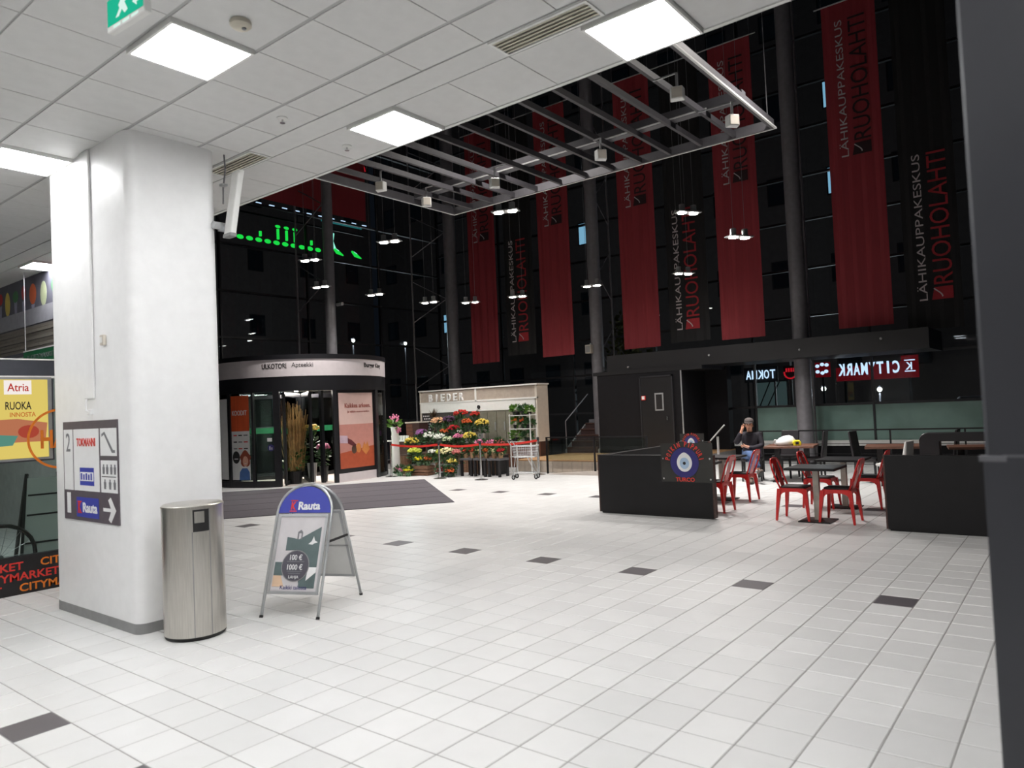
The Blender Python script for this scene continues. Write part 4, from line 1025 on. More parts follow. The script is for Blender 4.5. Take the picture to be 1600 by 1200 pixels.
# ---------------------------------------------------------------- raised deck, ramp, stairs, black entrance wall
pf = struct(MB().box(-4.84, -.35, 9.12, 13.45, 0, .30).build('floor_deck', 'grout'))
for k in range(14): MB().box(-4.84, -.35, 9.12+k*.309, 9.12+k*.309+.302, .30, .33).build('deck_board', 'wood_deck', pf)
rt = MB().box(0,.294,-.012,0,.005,.295).mesh('riser_tile'); rt.materials.append(mat('riser_tile', (196, 184, 170), .4))
for k in range(14): link('riser_tile', rt, pf, (-4.83+k*.306, 9.12, 0))
struct(MB().prism([(-3.55,0),(-.4,0),(-.4,.2)], 8.72, 9.1, lambda a, b, h: (a, h, b)).build('floor_ramp', mat('ramp_tile', (190, 180, 172), .5)))
t = thing('deck_railing', 'black metal railing with glass infill along the raised deck', 'railing', (-3.62, 8.9, 0))
for k, x in enumerate((0, 1.45, 2.9)):
    MB().box(x-.02,x+.02,-.02,.02,(0 if k < 1 else x/3.15*.2-.03),.94).build('post', 'black_metal', t)
MB().box(-.02,2.92,-.012,.012,.92,.95).build('top_rail', 'black_metal', t)
for k in range(2): MB().box(k*1.45+.04,k*1.45+1.41,-.004,.004,.36,.9).build('glass_panel', 'clear_glass', t)
t = thing('deck_stairs', 'short flight of dark wooden stairs with pale metal sides', 'stairs', (-4.28, 11.6, .33))
for k in range(5):
    MB().box(-.55,.55,k*.27,k*.27+.29,k*.17+.13,k*.17+.17).build('tread', 'wood_dark', t)
    MB().box(-.55,.55,k*.27+.02,k*.27+.04,k*.17,k*.17+.13).build('riser', mat('riser_brown', (58, 38, 36), .6), t)
MB().prism([(0,0),(1.4,0),(1.4,.85),(1.2,.85),(0,.1)], -.6, -.55, lambda a, b, h: (h, a, b)).build('stringer', 'alu', t)
MB().prism([(0,0),(1.4,0),(1.4,.85),(1.2,.85),(0,.1)], .55, .6, lambda a, b, h: (h, a, b)).build('stringer', 'alu', t)
MB().box(-.6,.6,1.4,1.7,.0,.95).build('landing', 'steel_grey', t)
MB().tube([(-.58,.05,.1),(-.58,.05,.95),(-.58,1.35,1.75)], .018, 6).tube([(.58,.05,.1),(.58,.05,.95),(.58,1.35,1.75)], .018, 6).build('handrail', 'steel_grey', t)

bw = struct(MB().box(-3.62, -1.0, 11.55, 13.4, .33, 2.56).build('wall_entrance', 'dark_wall'))
d = struct(MB().box(-2.2, -1.28, 11.5, 11.55, .34, 2.42).build('door_1', 'black_paint'))
MB().box(-1.78,-1.52,11.485,11.5,1.5,1.98).build('window_frame', 'alu', d)
MB().box(-1.74,-1.56,11.48,11.49,1.54,1.94).build('window_pane', 'ink_black', d)
MB().box(-1.44,-1.41,11.46,11.5,1.24,1.34).build('handle', 'chrome', d)
MB().box(-2.24,-2.2,11.49,11.55,.34,2.46).box(-1.28,-1.24,11.49,11.55,.34,2.46).box(-2.24,-1.24,11.49,11.55,2.42,2.46).build('frame', 'frame_dark', d)
MB().box(-1.02,-.99,11.53,11.56,.33,2.56).build('corner_strip', 'alu', bw)
t = thing('alarm_box', 'small red and white alarm box left of the black door', 'alarm', (-2.12+.0, 11.47, 1.86))
MB().box(-.06,.06,0,.03,-.06,.06).build('housing', 'ink_red', t, bevel=.004)
MB().box(-.04,.04,-.006,0,-.04,.05).build('button_plate', 'paper', t)
struct(MB().box(-1.0, -.36, 13.1, 13.4, .33, 2.7).build('wall_recess', 'dark_wall'))
bh = struct(MB().box(-3.3, 4.85, 11.6, 13.45, 2.66, 3.12).build('trim_canopy', 'black_paint'))
MB().box(-3.75, -.4, 11.54, 13.44, 2.56, 2.66).build('fascia_step', 'black_paint', bh)
for x, z in ((-.2,2.9),(2.1,2.85),(3.9,2.95),(-2.6,2.75)): MB().ball((x,11.57,z),(.03,.03,.03),8,5).build('stud_lamp', 'grey_skirting', bh)
t = thing('loudspeaker', 'small beige loudspeaker box on the column above the black wall', 'speaker', (-4.28, 12.25, 3.3))
MB().box(-.1,.1,-.08,.08,0,.26).build('cabinet', 'warm_white', t, bevel=.01)
MB().box(-.08,.08,-.09,-.08,.03,.23).build('grille', 'grey_skirting', t)
MB().box(-.02,.02,.08,.14,.1,.32).build('bracket', 'alu', t)

# ---------------------------------------------------------------- cafe barriers
def barrier(loc, rz, w, h, label, th=.1):
    t = thing('cafe_barrier', label, 'barrier', loc, rz, 'black cafe barriers')
    MB().box(0,w,0,th,.02,h).build('panel', 'black_lam', t, bevel=.003)
    MB().box(-.02,0,0,th,.02,h+.003).build('end_edge', 'wood_dark', t); MB().box(w,w+.02,0,th,.02,h+.003).build('end_edge', 'wood_dark', t)
    MB().box(.02,w-.02,.015,th-.015,0,.02).build('foot_rail', 'black_metal', t)
    return t
barrier((1.27, 3.5, 0), R(0), 1.9, .925, 'black cafe barrier panel carrying the eye sign')
barrier((1.37, 3.62, 0), R(90), 2.0, .925, 'black cafe barrier running back from the eye sign panel')
barrier((5.45, 3.5, 0), R(0), 2.4, .94, 'black cafe barrier panel at the right beside the near column')
barrier((1.0, 7.0, 0), R(0), .62, .92, 'short wooden-edged cafe barrier carrying the second eye sign')
def eye_sign(loc, s, label, word):
    t = thing('eye_sign', label, 'sign', loc, 0, 'glass eye signs')
    MB().box(-.41*s,.41*s,0,.008,-.29*s,.29*s).build('glass_plate', 'smoky_acrylic', t)
    o = (0,0,0)
    sheet('eye_ring', disc(-.03*s,-.0,.225*s,32), 'ink_navy', t, (0,-.001,0), XR, UP)
    tear = [(-.03*s+.12*s*math.sin(R(a))*(1 if abs(a)<95 else math.sin(R(180-abs(a)))**.35), .0-.135*s*math.cos(R(a))*(1 if abs(a)<95 else 1.12)) for a in range(-178,181,10)]
    sheet('eye_white', tear, 'paper', t, (0,-.004,0), XR, UP, .001)
    sheet('eye_blue', disc(-.03*s,-.01*s,.075*s,20,.085*s), mat('pale_blue', (170, 196, 222), .5), t, (0,-.006,0), XR, UP, .001)
    sheet('eye_pupil', disc(-.03*s,-.01*s,.024*s,14), 'ink_black', t, (0,-.008,0), XR, UP, .001)
    for k, ch in enumerate(word):
        if ch == ' ': continue
        a = R(168-156*k/(len(word)-1)); rr = .275*s
        text('arched_letter', ch, 'ink_red', t, (-.03*s+rr*math.cos(a),-.003,rr*math.sin(a)), (math.sin(a),0,-math.cos(a)), (math.cos(a),0,math.sin(a)), .038*s if ch != 'I' else .012*s, .075*s, fat=.02)
    text('word_below', 'TURCO', 'ink_red', t, (-.03*s,-.003,-.25*s), XR, UP, .3*s, .06*s, fat=.02)
    for sx in (-1,1):
        for z in (-.24,.06): MB().lathe([(.014,0),(.014,.012)], 10).build('stud', 'chrome', t, loc=(sx*.37*s,-.001,z*s)).rotation_euler = (R(90),0,0)
eye_sign((2.79, 3.488, .82), 1, 'glass sign with a blue eye and red arched letters on the barrier', 'POIKIN PIPPURI')
eye_sign((1.3, 6.985, .90), .62, 'small second eye sign on the barrier farther back', 'POIKIN PIPPURI')

# ---------------------------------------------------------------- red metal chairs, black tables
ch = thing('red_metal_chair', 'x', 'chair', (0,0,0), 0, 'red metal cafe chairs')
MB().prism(rrect(-.17,.17,-.17,.17,.04,3), .455, .475).build('seat_pad', mat('seat_black', (34, 32, 32), .6), ch, smooth='auto')
MB().prism(rrect(-.185,.185,-.185,.185,.04,3), .425, .455).build('seat_frame', 'red_paint', ch, smooth='auto')
def arch(dst, a, b, along):
    pts = [(-.185,.44),(.185,.44),(.195,.32),(.165,.345),(.13,.385),(.07,.405),(-.07,.405),(-.13,.385),(-.165,.345),(-.195,.32)]
    dst.prism(pts, a, b, (lambda x, y, h: (x, h, y)) if along == 'x' else (lambda x, y, h: (h, x, y)))
q = MB(); arch(q, -.188, -.182, 'x'); arch(q, .182, .188, 'x'); arch(q, -.188, -.182, 'y'); arch(q, .182, .188, 'y'); q.build('apron', 'red_paint', ch)
for sx in (-1,1):
    for sy in (-1,1):
        MB().taper((sx*.175,sy*.175,.44),(sx*.19,sy*.19,.31),(.05,.05),(.046,.046)).taper((sx*.19,sy*.19,.31),(sx*.215,sy*.22,.0),(.046,.046),(.026,.026)).build('leg', 'red_paint', ch)
hoop = [(-.165,-.165,.45),(-.18,-.21,.56),(-.185,-.255,.70),(-.165,-.285,.80),(-.12,-.298,.845),(0,-.305,.855),(.12,-.298,.845),(.165,-.285,.80),(.185,-.255,.70),(.18,-.21,.56),(.165,-.165,.45)]
MB().tube(hoop, .0135, 8).build('back_hoop', 'red_paint', ch, smooth=True)
MB().prism([(-.075,0),(.075,0),(.06,.41),(-.06,.41)], 0, .006, lambda x, y, h: (x, -.17-.13*(y/.41)-h, .445+y)).build('back_slat', 'red_paint', ch)
MB().prism([(-.13,.34),(.13,.34),(.11,.41),(-.11,.41)], 0, .008, lambda x, y, h: (x, -.178-.13*(y/.41)-h, .445+y)).build('top_rail', 'red_paint', ch)
chairs = [((4.20, 3.98), -90, 'red metal chair on the left of the front black table'), ((4.78, 3.97), 90, 'red metal chair at the front right, in front of the table post'),
          ((4.18, 5.28), -90, 'red metal chair behind the front table, its back towards the man'), ((4.80, 5.50), 90, 'red metal chair in the back row beside the right black barrier'),
          ((2.78, 5.62), 90, 'red metal chair in front of the sitting man'), ((2.86, 4.32), 90, 'red metal chair half hidden behind the end of the eye sign barrier'),
          ((2.2, 4.32), -90, 'red metal chair mostly hidden behind the eye sign, only its top curve showing')]
for k, ((x, y), a, lb) in enumerate(chairs):
    if k == 0: ch.location = (x, y, 0); ch.rotation_euler[2] = R(a); ch['label'] = lb
    else: dup(ch, (x, y, 0), R(a), lb)
tb = thing('cafe_table', 'x', 'table', (0,0,0), 0, 'black cafe tables')
MB().box(-.33,.33,-.33,.33,.715,.75).build('top', 'black_lam', tb, bevel=.006)
MB().box(-.038,.038,-.038,.038,.02,.715).build('post', mat('post_silver', (176, 170, 160), .4, metal=.4), tb)
MB().box(-.21,.21,-.21,.21,0,.015).build('foot_plate', 'black_metal', tb)
MB().box(-.12,.12,-.12,.12,.70,.715).build('mount', 'black_metal', tb)
for k, (x, y, lb) in enumerate([(4.49,3.94,'black square cafe table at the front between two red chairs'),(4.50,5.36,'black square cafe table in the back row beside the right barrier'),(2.45,5.62,'black cafe table in front of the sitting man'),(2.53,4.32,'black cafe table behind the eye sign barrier')]):
    if k == 0: tb.location = (x, y, 0); tb['label'] = lb
    else: dup(tb, (x, y, 0), 0, lb)
# menu stand
t = thing('menu_stand', 'slim white menu stand with a tilted panel left of the man', 'menu stand', (2.12, 6.3, 0), R(22))
MB().lathe([(.16,0),(.16,.015),(.03,.02)], 20).build('base', 'plain_white', t)
MB().tube([(0,0,.015),(0,0,1.05)], .022, 10).build('pole', 'plain_white', t)
MB().bar((-.13,-.0,.98),(.13,.0,1.26),.02,.22,(0,1,0)).build('panel', 'plain_white', t)

# brown tables, dark dining chairs, white chair, sofa, rail behind
def brown_table(x, y, w, d, rz, label):
    t = thing('wooden_table', label, 'table', (x, y, 0), R(rz), 'brown wooden tables')
    MB().box(-w/2,w/2,-d/2,d/2,.69,.735).build('top', 'wood_brown', t, bevel=.004)
    for sx in (-1,1): 
        MB().box(sx*w*.3-.05,sx*w*.3+.05,-.05,.05,.03,.69).build('pedestal', 'ink_black', t)
        MB().box(sx*w*.3-.06,sx*w*.3+.06,-d*.4,d*.4,0,.03).build('foot', 'ink_black', t)
brown_table(2.68, 8.72, .95, .8, 8, 'brown wooden table beside the sitting man with the white bag')
brown_table(4.72, 8.6, 1.2, .8, 10, 'brown wooden table farther right in front of the white chair')
brown_table(6.0, 8.4, 1.0, .7, 10, 'brown wooden table at the far right beside the dark sofa')
dc = thing('dark_chair', 'x', 'chair', (0,0,0), 0, 'dark high-backed chairs')
MB().box(-.21,.21,-.2,.22,.42,.48).build('seat', mat('leather_dark', (36, 33, 36), .45), dc, bevel=.015, seg=2)
MB().prism([(-.21,.40),(-.16,.40),(-.24,1.0),(-.28,1.0)], -.2, .2, lambda a, b, h: (h, a, b)).build('backrest', 'leather_dark', dc, bevel=.012)
for sx in (-.18,.18):
    for sy in (-.17,.18): MB().taper((sx,sy,.42),(sx*1.05,sy*1.05,0),(.04,.04),(.028,.028)).build('leg', 'ink_black', dc)
for k, (x, y, a, lb) in enumerate([(1.91,8.56,14+180,'dark chair the man is sitting on'),(3.06,8.85,95,'dark high-backed chair at the right end of the man\'s table'),(4.1,8.75,-95,'dark high-backed chair left of the second brown table'),(2.35,9.35,170,'dark chair behind the man\'s table'),(5.35,8.9,90,'dark high-backed chair behind the white chair')]):
    if k == 0: dc.location = (x, y, 0); dc.rotation_euler[2] = R(a); dc['label'] = lb
    else: dup(dc, (x, y, 0), R(a), lb)
t = thing('white_shell_chair', 'white moulded chair left of the dark sofa', 'chair', (4.72, 7.82, 0), R(85))
MB().prism([(-.24,.42),(.22,.42),(.24,.47),(-.12,.47),(-.2,.55),(-.26,.86),(-.30,.86),(-.27,.5)], -.23, .23, lambda a, b, h: (h, a, b)).build('shell', 'plain_white', t, bevel=.02, seg=2)
for sx in (-.17,.17):
    for sy in (-.18,.16): MB().taper((sx,sy,.42),(sx*1.15,sy*1.15,0),(.035,.035),(.025,.025)).build('leg', 'plain_white', t)
t = thing('dark_sofa', 'dark rounded high-backed sofa booth behind the right barrier', 'sofa', (5.98, 7.4, 0), R(0))
P = [(-.75,0),(-.75,.9)] + [(-.75+.12*(1-math.cos(R(a))), .9+.12*math.sin(R(a))) for a in range(0,91,18)] + [(.75,1.02),(.75,.0),(.62,0),(.62,.88),(-.45,.88),(-.45,0)]
MB().prism(P, -.1, .1, lambda a, b, h: (a, h, b)).build('back_frame', 'leather_dark', t, bevel=.01)
MB().box(-.72,.72,.1,.6,.1,.45).build('seat', 'leather_dark', t, bevel=.03)
for sx in (-.65,.65): MB().box(sx-.03,sx+.03,.5,.56,0,.1).build('leg', 'ink_black', t)
t = thing('cafe_railing', 'thin black railing along the window behind the cafe tables', 'railing', (2.0, 10.4, 0))
MB().box(-.6,6.5,-.015,.015,.93,.96).build('top_rail', 'black_metal', t)
for k in range(6): MB().box(-.5+k*1.35-.015,-.5+k*1.35+.015,-.015,.015,0,.93).build('post', 'black_metal', t)
for k in range(3): MB().box(-.6,6.5,-.006,.006,.2+k*.22,.212+k*.22).build('wire', 'black_metal', t)
# white bag with a yellow packet on the table
t = thing('plastic_bag', 'crumpled white plastic bag on the brown table beside the man', 'bag', (2.62, 8.55, .735))
q = MB(); q.lathe([(.12,0),(.17,.03),(.16,.1),(.11,.17),(.05,.2)], 14, (0,0,0), 1.15, .8)
q.v = [(x+.02*math.sin(9*y+5*z), y+.015*math.sin(11*x), max(0,z+.012*math.sin(14*x+9*y)) if z > .001 else 0) for x, y, z in q.v]
q.build('bag_body', 'paper', t, smooth=True)
MB().tube([(-.12,-.03,.1),(-.2,-.04,.12),(-.24,-.03,.05),(-.17,-.03,.02)], .014, 6).build('bag_handle', 'paper', t, smooth=True)
t = thing('yellow_packet', 'small bright yellow packet beside the white plastic bag', 'packet', (2.86, 8.5, .735), R(20))
MB().prism([(-.07,0),(.07,0),(.085,.06),(.05,.11),(-.05,.11),(-.08,.06)], -.05, .05, lambda a, b, h: (a, h, b)).build('wrapper', 'petal_brightyellow', t, bevel=.01)
MB().box(-.03,.03,-.055,-.05,.03,.08).build('packet_label', 'ink_black', t)

# ---------------------------------------------------------------- the sitting man
def skin(name, V, E, m, parent, rootv=0, sub=2):
    me = bpy.data.meshes.new(name); me.from_pydata([v[:3] for v in V], E, []); me.materials.append(m if not isinstance(m, str) else MATS[m])
    o = link(name, me, parent); md = o.modifiers.new('skin', 'SKIN'); md.use_smooth_shade = True
    for i, v in enumerate(V):
        d = me.skin_vertices[0].data[i]; r = v[3]; d.radius = r if isinstance(r, tuple) else (r, r); d.use_root = (i == rootv)
    sb = o.modifiers.new('smooth', 'SUBSURF'); sb.levels = sub; sb.render_levels = sub
    return o
mat('skin_tone', (206, 150, 124), .5, var=.06); mat('jacket_cloth', (30, 26, 36), .8, var=.2); mat('jeans_cloth', (74, 98, 138), .8, var=.15); mat('cap_cloth', (84, 76, 74), .85, var=.12); mat('shoe_suede', (104, 92, 84), .8)
pm_ = thing('person', 'man in a grey cap, dark jacket and jeans sitting with a phone', 'person', (1.92, 8.46, 0), R(14))
V = [(0,.04,.53,.11),(0,.06,.70,.115),(0,.05,.90,.12),(0,.03,1.01,.07),(0,.0,1.07,.052),(0,-.025,1.14,(.07,.085)),(0,-.03,1.21,(.068,.085)),(0,-.02,1.255,.05),
     (-.17,.03,.97,.05),(-.27,-.07,.80,.042),(-.17,-.17,.98,.034),(-.125,-.165,1.09,(.03,.022)),(-.115,-.155,1.13,(.034,.018)),
     (.17,.03,.97,.05),(.23,-.02,.74,.042),(.05,-.19,.70,.034),(-.06,-.20,.735,(.03,.022)),(-.10,-.20,.75,(.034,.018)),
     (-.10,.0,.52,.085),(.03,-.40,.60,.062),(.20,-.47,.27,.045),(.10,.0,.52,.085),(.07,-.40,.49,.062),(.03,-.42,.10,.045)]
E = [(0,1),(1,2),(2,3),(3,4),(4,5),(5,6),(6,7),(2,8),(8,9),(9,10),(10,11),(11,12),(2,13),(13,14),(14,15),(15,16),(16,17),(0,18),(18,19),(19,20),(0,21),(21,22),(22,23)]
for base, pts in ((12, [[(-.125,-.175,1.165),(-.105,-.175,1.19)],[(-.112,-.165,1.175),(-.09,-.165,1.205)],[(-.10,-.15,1.178),(-.08,-.15,1.20)],[(-.092,-.135,1.17),(-.075,-.135,1.19)],[(-.10,-.175,1.12),(-.085,-.165,1.14)]]),
                  (17, [[(-.14,-.215,.765),(-.165,-.20,.77)],[(-.143,-.205,.75),(-.17,-.19,.75)],[(-.14,-.20,.735),(-.165,-.185,.735)],[(-.132,-.195,.722),(-.155,-.185,.72)],[(-.10,-.22,.78),(-.115,-.225,.80)]])):
    for (a, b) in pts:
        i = len(V); V += [(*a,.0095),(*b,.008)]; E += [(base,i),(i,i+1)]
body = skin('body', V, E, 'skin_tone', pm_)
JV = [(0,.04,.50,(.17,.14)),(0,.06,.68,(.17,.135)),(0,.05,.88,(.175,.13)),(0,.03,1.00,(.11,.09)),(-.18,.03,.965,.075),(-.28,-.07,.795,.065),(-.185,-.16,.96,.05),(-.15,-.165,1.04,.046),(.18,.03,.965,.075),(.24,-.02,.735,.065),(.06,-.19,.695,.052),(-.02,-.2,.72,.045)]
skin('jacket', JV, [(0,1),(1,2),(2,3),(2,4),(4,5),(5,6),(6,7),(2,8),(8,9),(9,10),(10,11)], 'jacket_cloth', pm_)
MB().tube([(-.07,-.03,1.015),(-.03,-.075,1.0),(.03,-.075,1.0),(.07,-.03,1.015),(.05,.06,1.03),(-.05,.06,1.03)], .022, 8, True).build('collar', 'jacket_cloth', pm_, smooth=True)
LV = [(0,.04,.53,(.16,.12)),(-.10,.0,.53,.10),(.03,-.41,.605,.075),(.15,-.455,.40,.066),(.195,-.47,.30,.062),(.10,.0,.53,.10),(.07,-.41,.495,.075),(.045,-.42,.28,.066),(.03,-.42,.13,.062)]
skin('jeans', LV, [(0,1),(1,2),(2,3),(3,4),(0,5),(5,6),(6,7),(7,8)], 'jeans_cloth', pm_)
def shoe(loc, rx, rz):
    q = MB(); q.ball((0,-.06,.045),(.048,.14,.05),12,7); q.ball((0,.03,.075),(.045,.055,.06),10,6)
    q.v = [(x,y,max(z,.012)) for x,y,z in q.v]
    o = q.build('shoe', 'shoe_suede', pm_, smooth=True); o.location = loc; o.rotation_euler = (rx, 0, rz)
    s = MB().prism([(.05*math.sin(R(a))*1.0, -.055-.148*math.cos(R(a))) for a in range(0,360,20)], 0, .016).build('sole', 'rubber', o)
shoe((.03,-.44,0), 0, R(6)); shoe((.215,-.49,.155), R(-28), R(22))
q = MB(); q.lathe([(.108,0),(.11,.03),(.095,.07),(.06,.092),(.01,.10)], 20, (0,-.02,1.225), .86, 1.08); q.build('cap', 'cap_cloth', pm_, smooth='auto')
MB().prism([(.085*math.sin(R(a)), -.075-.10*math.cos(R(a))) for a in range(-90,91,15)], 1.222, 1.236, lambda x, y, z: (x, y, z+.25*(y+.09))).build('cap_peak', 'cap_cloth', pm_)
MB().ball((0,-.125,1.15),(.012,.022,.024),8,6).build('nose', 'skin_tone', pm_, smooth=True)
for sx in (-1,1):
    MB().ball((sx*.072,-.015,1.155),(.01,.02,.03),8,6).build('ear', 'skin_tone', pm_, smooth=True)
    MB().ball((sx*.028,-.108,1.178),(.012,.006,.007),8,5).build('eye', 'ink_black', pm_)
    MB().ball((sx*.028,-.110,1.195),(.018,.006,.004),8,4).build('eyebrow', 'cap_cloth', pm_)
    MB().ball((sx*.066,.0,1.20),(.014,.04,.035),8,5).build('hair', mat('grey_hair', (120, 112, 106), .9), pm_, smooth=True)
MB().ball((0,-.108,1.105),(.026,.006,.005),8,4).build('mouth', mat('lip', (150, 84, 76), .5), pm_)
ph = tag(MB().box(-.008,.008,-.035,.035,-.07,.07).build('mobile_phone', 'ink_black', None, bevel=.004), 'dark phone the sitting man holds to his ear', 'phone')
ph.location = (1.845, 8.30, 1.15); ph.rotation_euler = (R(12), 0, R(14))

# ---------------------------------------------------------------- litter bin and A-board
t = thing('litter_bin', 'brushed steel litter bin standing against the white pillar', 'litter bin', (1.648, -3.475, 0))
MB().lathe([(.225,.0),(.235,.02),(.235,.03)], 40).build('plinth', 'rubber', t)
MB().arc_wall((0,0), .23, .237, 0, 360, .03, 1.05, 56).build('shell', 'brushed', t, smooth='auto')
MB().lathe([(.241,1.045),(.241,1.06),(.225,1.07),(.05,1.075)], 40).build('lid', 'brushed', t, smooth='auto')
a0 = -13
op = MB().arc_wall((0,0), .237, .2395, a0-15, a0+15, .86, 1.035, 8).build('opening_frame', 'ink_black', t)
MB().arc_wall((0,0), .2395, .2405, a0-12, a0+6, .93, 1.02, 6).build('flap', 'brushed', op)
MB().arc_wall((0,0), .237, .2382, a0+15.5, a0+17, .03, 1.04, 2).build('door_seam', 'grey_skirting', t)
MB().arc_wall((0,0), .237, .2382, a0-17, a0-15.5, .03, .86, 2).build('door_seam', 'grey_skirting', t)

FA = math.atan2(.221, .504)
t = thing('a_board', 'grey-framed A-board with blue rounded header and poster on the floor', 'sign board', (1.80, -2.43, 0), FA)
# local x along the board, local -y the front
Wb, Hb, Df = .275, 1.115, .40
def face(side):
    sg = -1 if side == 'front' else 1
    def P3(x, s): return (x, sg*(Df*(1-s/Hb)+.012), s)
    pts = [P3(-Wb, .0), P3(-Wb, .86)] + [P3(Wb*math.cos(R(a)), .86+(Hb-.86)*math.sin(R(a))) for a in range(168, 0, -12)] + [P3(Wb, .86), P3(Wb, 0)]
    fr = MB().tube(pts, .013, 8).build('frame_tube', 'alu', t, smooth=True)
    for sx in (-1,1): MB().tube([P3(sx*Wb,0),P3(sx*Wb,.02)], .017, 8).build('rubber_foot', 'rubber', fr)
    up = (Vector(P3(0,1))-Vector(P3(0,0))).normalized()
    r_ = Vector((1,0,0)) if sg < 0 else Vector((-1,0,0))
    k = math.sqrt(Df*Df+Hb*Hb)/Hb
    o = Vector(P3(0,0))
    hd = [(-Wb*.95,.865*k),(Wb*.95,.865*k)] + [(Wb*.95*math.cos(R(a)), (.865+(Hb-.885)*math.sin(R(a)))*k) for a in range(12,180,12)]
    sheet('header_panel', hd, 'ink_blue' if sg < 0 else 'grey_skirting', t, o, r_, up, .006)
    for a0_, a1_, b0_, b1_ in ((-.25,.25,.83,.855),(-.25,.25,.19,.215),(-.25,-.225,.215,.83),(.225,.25,.215,.83)):
        sheet('poster_frame', rect(a0_,a1_,b0_*k,b1_*k), 'alu', t, o, r_, up, .014)
    sheet('poster_sheet', rect(-.225,.225,.215*k,.83*k), mat('poster_grey', (206, 202, 204), .5, var=.03) if sg < 0 else 'plain_white', t, o, r_, up, .006)
    return o, r_, up, k
o, r_, up, k = face('back')
n_ = r_.cross(up)
sheet('poster_frame', rect(-.25,.25,.5*k,.515*k), 'alu', t, o, r_, up, .012)
o, r_, up, k = face('front')
n_ = r_.cross(up)
def on(a, b, h): return o + r_*a + up*(b*k) + n_*h
text('header_initial', 'K', 'ink_red', t, on(-.115,.925,.0075), r_, up, .05, .075, fat=.03)
sheet('header_stroke', rect(-.15,-.08,.875*k,.884*k), 'ink_red', t, o+n_*.006, r_, up, .002)
sheet('header_stroke', rect(-.15,-.08,.966*k,.975*k), 'ink_red', t, o+n_*.006, r_, up, .002)
text('header_lettering', 'Rauta', 'paper', t, on(.045,.925,.0075), r_, up, .22, .075, fat=.03)
mat('poster_teal', (92, 108, 108), .5, var=.08); mat('poster_slate', (84, 82, 92), .5, var=.04)
h1 = o+n_*.0065
sheet('poster_shape', [(-.13,.66*k),(-.01,.64*k),(.20,.745*k),(.20,.24*k),(.05,.24*k),(-.02,.55*k),(-.13,.545*k)], 'poster_teal', t, h1, r_, up, .0015)
sheet('poster_shape', [(-.215,.45*k),(-.1,.45*k),(-.1,.34*k),(-.215,.34*k)], 'poster_teal', t, h1, r_, up, .0015)
sheet('poster_shape', [(-.215,.34*k),(-.14,.34*k),(-.1,.25*k),(-.215,.25*k)], mat('poster_peach', (222, 190, 160), .5), t, h1, r_, up, .0015)
sheet('poster_shape', [(.12,.41*k),(.2,.41*k),(.2,.37*k),(.11,.3*k)], 'paper', t, h1+n_*.001, r_, up, .0015)
sheet('poster_star', [(.09,.60*k),(.12,.625*k),(.135,.665*k),(.15,.63*k),(.18,.615*k),(.145,.605*k),(.13,.595*k)], 'paper', t, h1+n_*.001, r_, up, .0015)
sheet('poster_hook', [(-.03,.64*k),(-.03,.70*k),(.0,.72*k),(.02,.70*k),(.02,.64*k),(.008,.64*k),(.008,.69*k),(-.016,.69*k),(-.016,.64*k)], 'ink_grey', t, h1+n_*.001, r_, up, .0015)
sheet('circle_rim', disc(-.01,.42*k,.138,32), 'grey_skirting', t, h1+n_*.002, r_, up, .0015)
sheet('circle', disc(-.01,.42*k,.13,32), 'poster_slate', t, h1+n_*.0035, r_, up, .0015)
for body, b, w_, hh in (('100 \u20ac',.49,.12,.05),('1000 \u20ac',.41,.15,.05),('LAHJA',.325,.10,.032)):
    text('circle_lettering', body, 'paper', t, on(-.01,b,.013), r_, up, w_, hh, depth=.001, fat=.01)
for b, w_ in ((.452,.17),(.372,.15),(.355,.12)): sheet('circle_print', rect(-.01-w_/2,-.01+w_/2,b*k,(b+.006)*k), 'ink_grey', t, h1+n_*.005, r_, up, .001)
text('poster_footer', 'Kaikki talosta', 'ink_navy', t, on(0,.245,.0085), r_, up, .26, .035, depth=.001)
sy = .52
yf = Df*(1-.62/Hb)+.012
MB().bar((Wb,-yf,.62),(Wb,yf,.62),.012,.02).build('strap', 'ink_black', t)
MB().bar((-Wb,-yf,.62),(-Wb,yf,.62),.012,.02).build('strap', 'ink_black', t)
MB().box(-.05,.05,-.03,.03,Hb-.01,Hb+.012).build('top_hinge', 'alu', t)

# ---------------------------------------------------------------- shop front on the left
sh = struct(MB().box(-1.52,-1.44,-6.6,-2.3,0,.40).build('window_3', 'ink_black'))
MB().box(-1.52,-1.44,-6.6,-2.3,2.31,2.48).build('head_frame', mat('frame_slate', (62, 64, 72), .45), sh)
MB().box(-1.515,-1.432,-6.6,-2.3,2.285,2.31).build('white_trim', 'plain_white', sh)
MB().box(-1.515,-1.432,-6.6,-2.3,2.48,2.495).build('white_trim', 'plain_white', sh)
for y in (-6.6,-5.2,-2.36): MB().box(-1.52,-1.44,y,y+.06,.4,2.31).build('mullion', 'frame_slate', sh)
for y0, y1 in ((-6.54,-5.2),(-5.14,-2.36)): MB().box(-1.485,-1.475,y0,y1,.4,2.31).build('pane', 'clear_glass', sh)
t = thing('lit_poster_case', 'glowing yellow food poster case in the dark shop window', 'poster', (-1.44, -3.84, 1.85))
XL, YU = (0,1,0), (0,0,1)
MB().box(-.03,.0,-.75,.45,-.46,.46).build('case', 'frame_slate', t)
MB().box(.0,.012,-.74,.43,-.445,.445).box(.0,.018,-.75,-.73,-.46,.46).build('rim', 'grey_skirting', t)
o_ = (.013,0,0)
sheet('poster_sheet', rect(-.72,.39,-.42,.42), 'poster_yellow', t, o_, XL, YU)
lp = lambda n, c, s=.6: MATS.get(n) or lamp_mat(n, c, s)
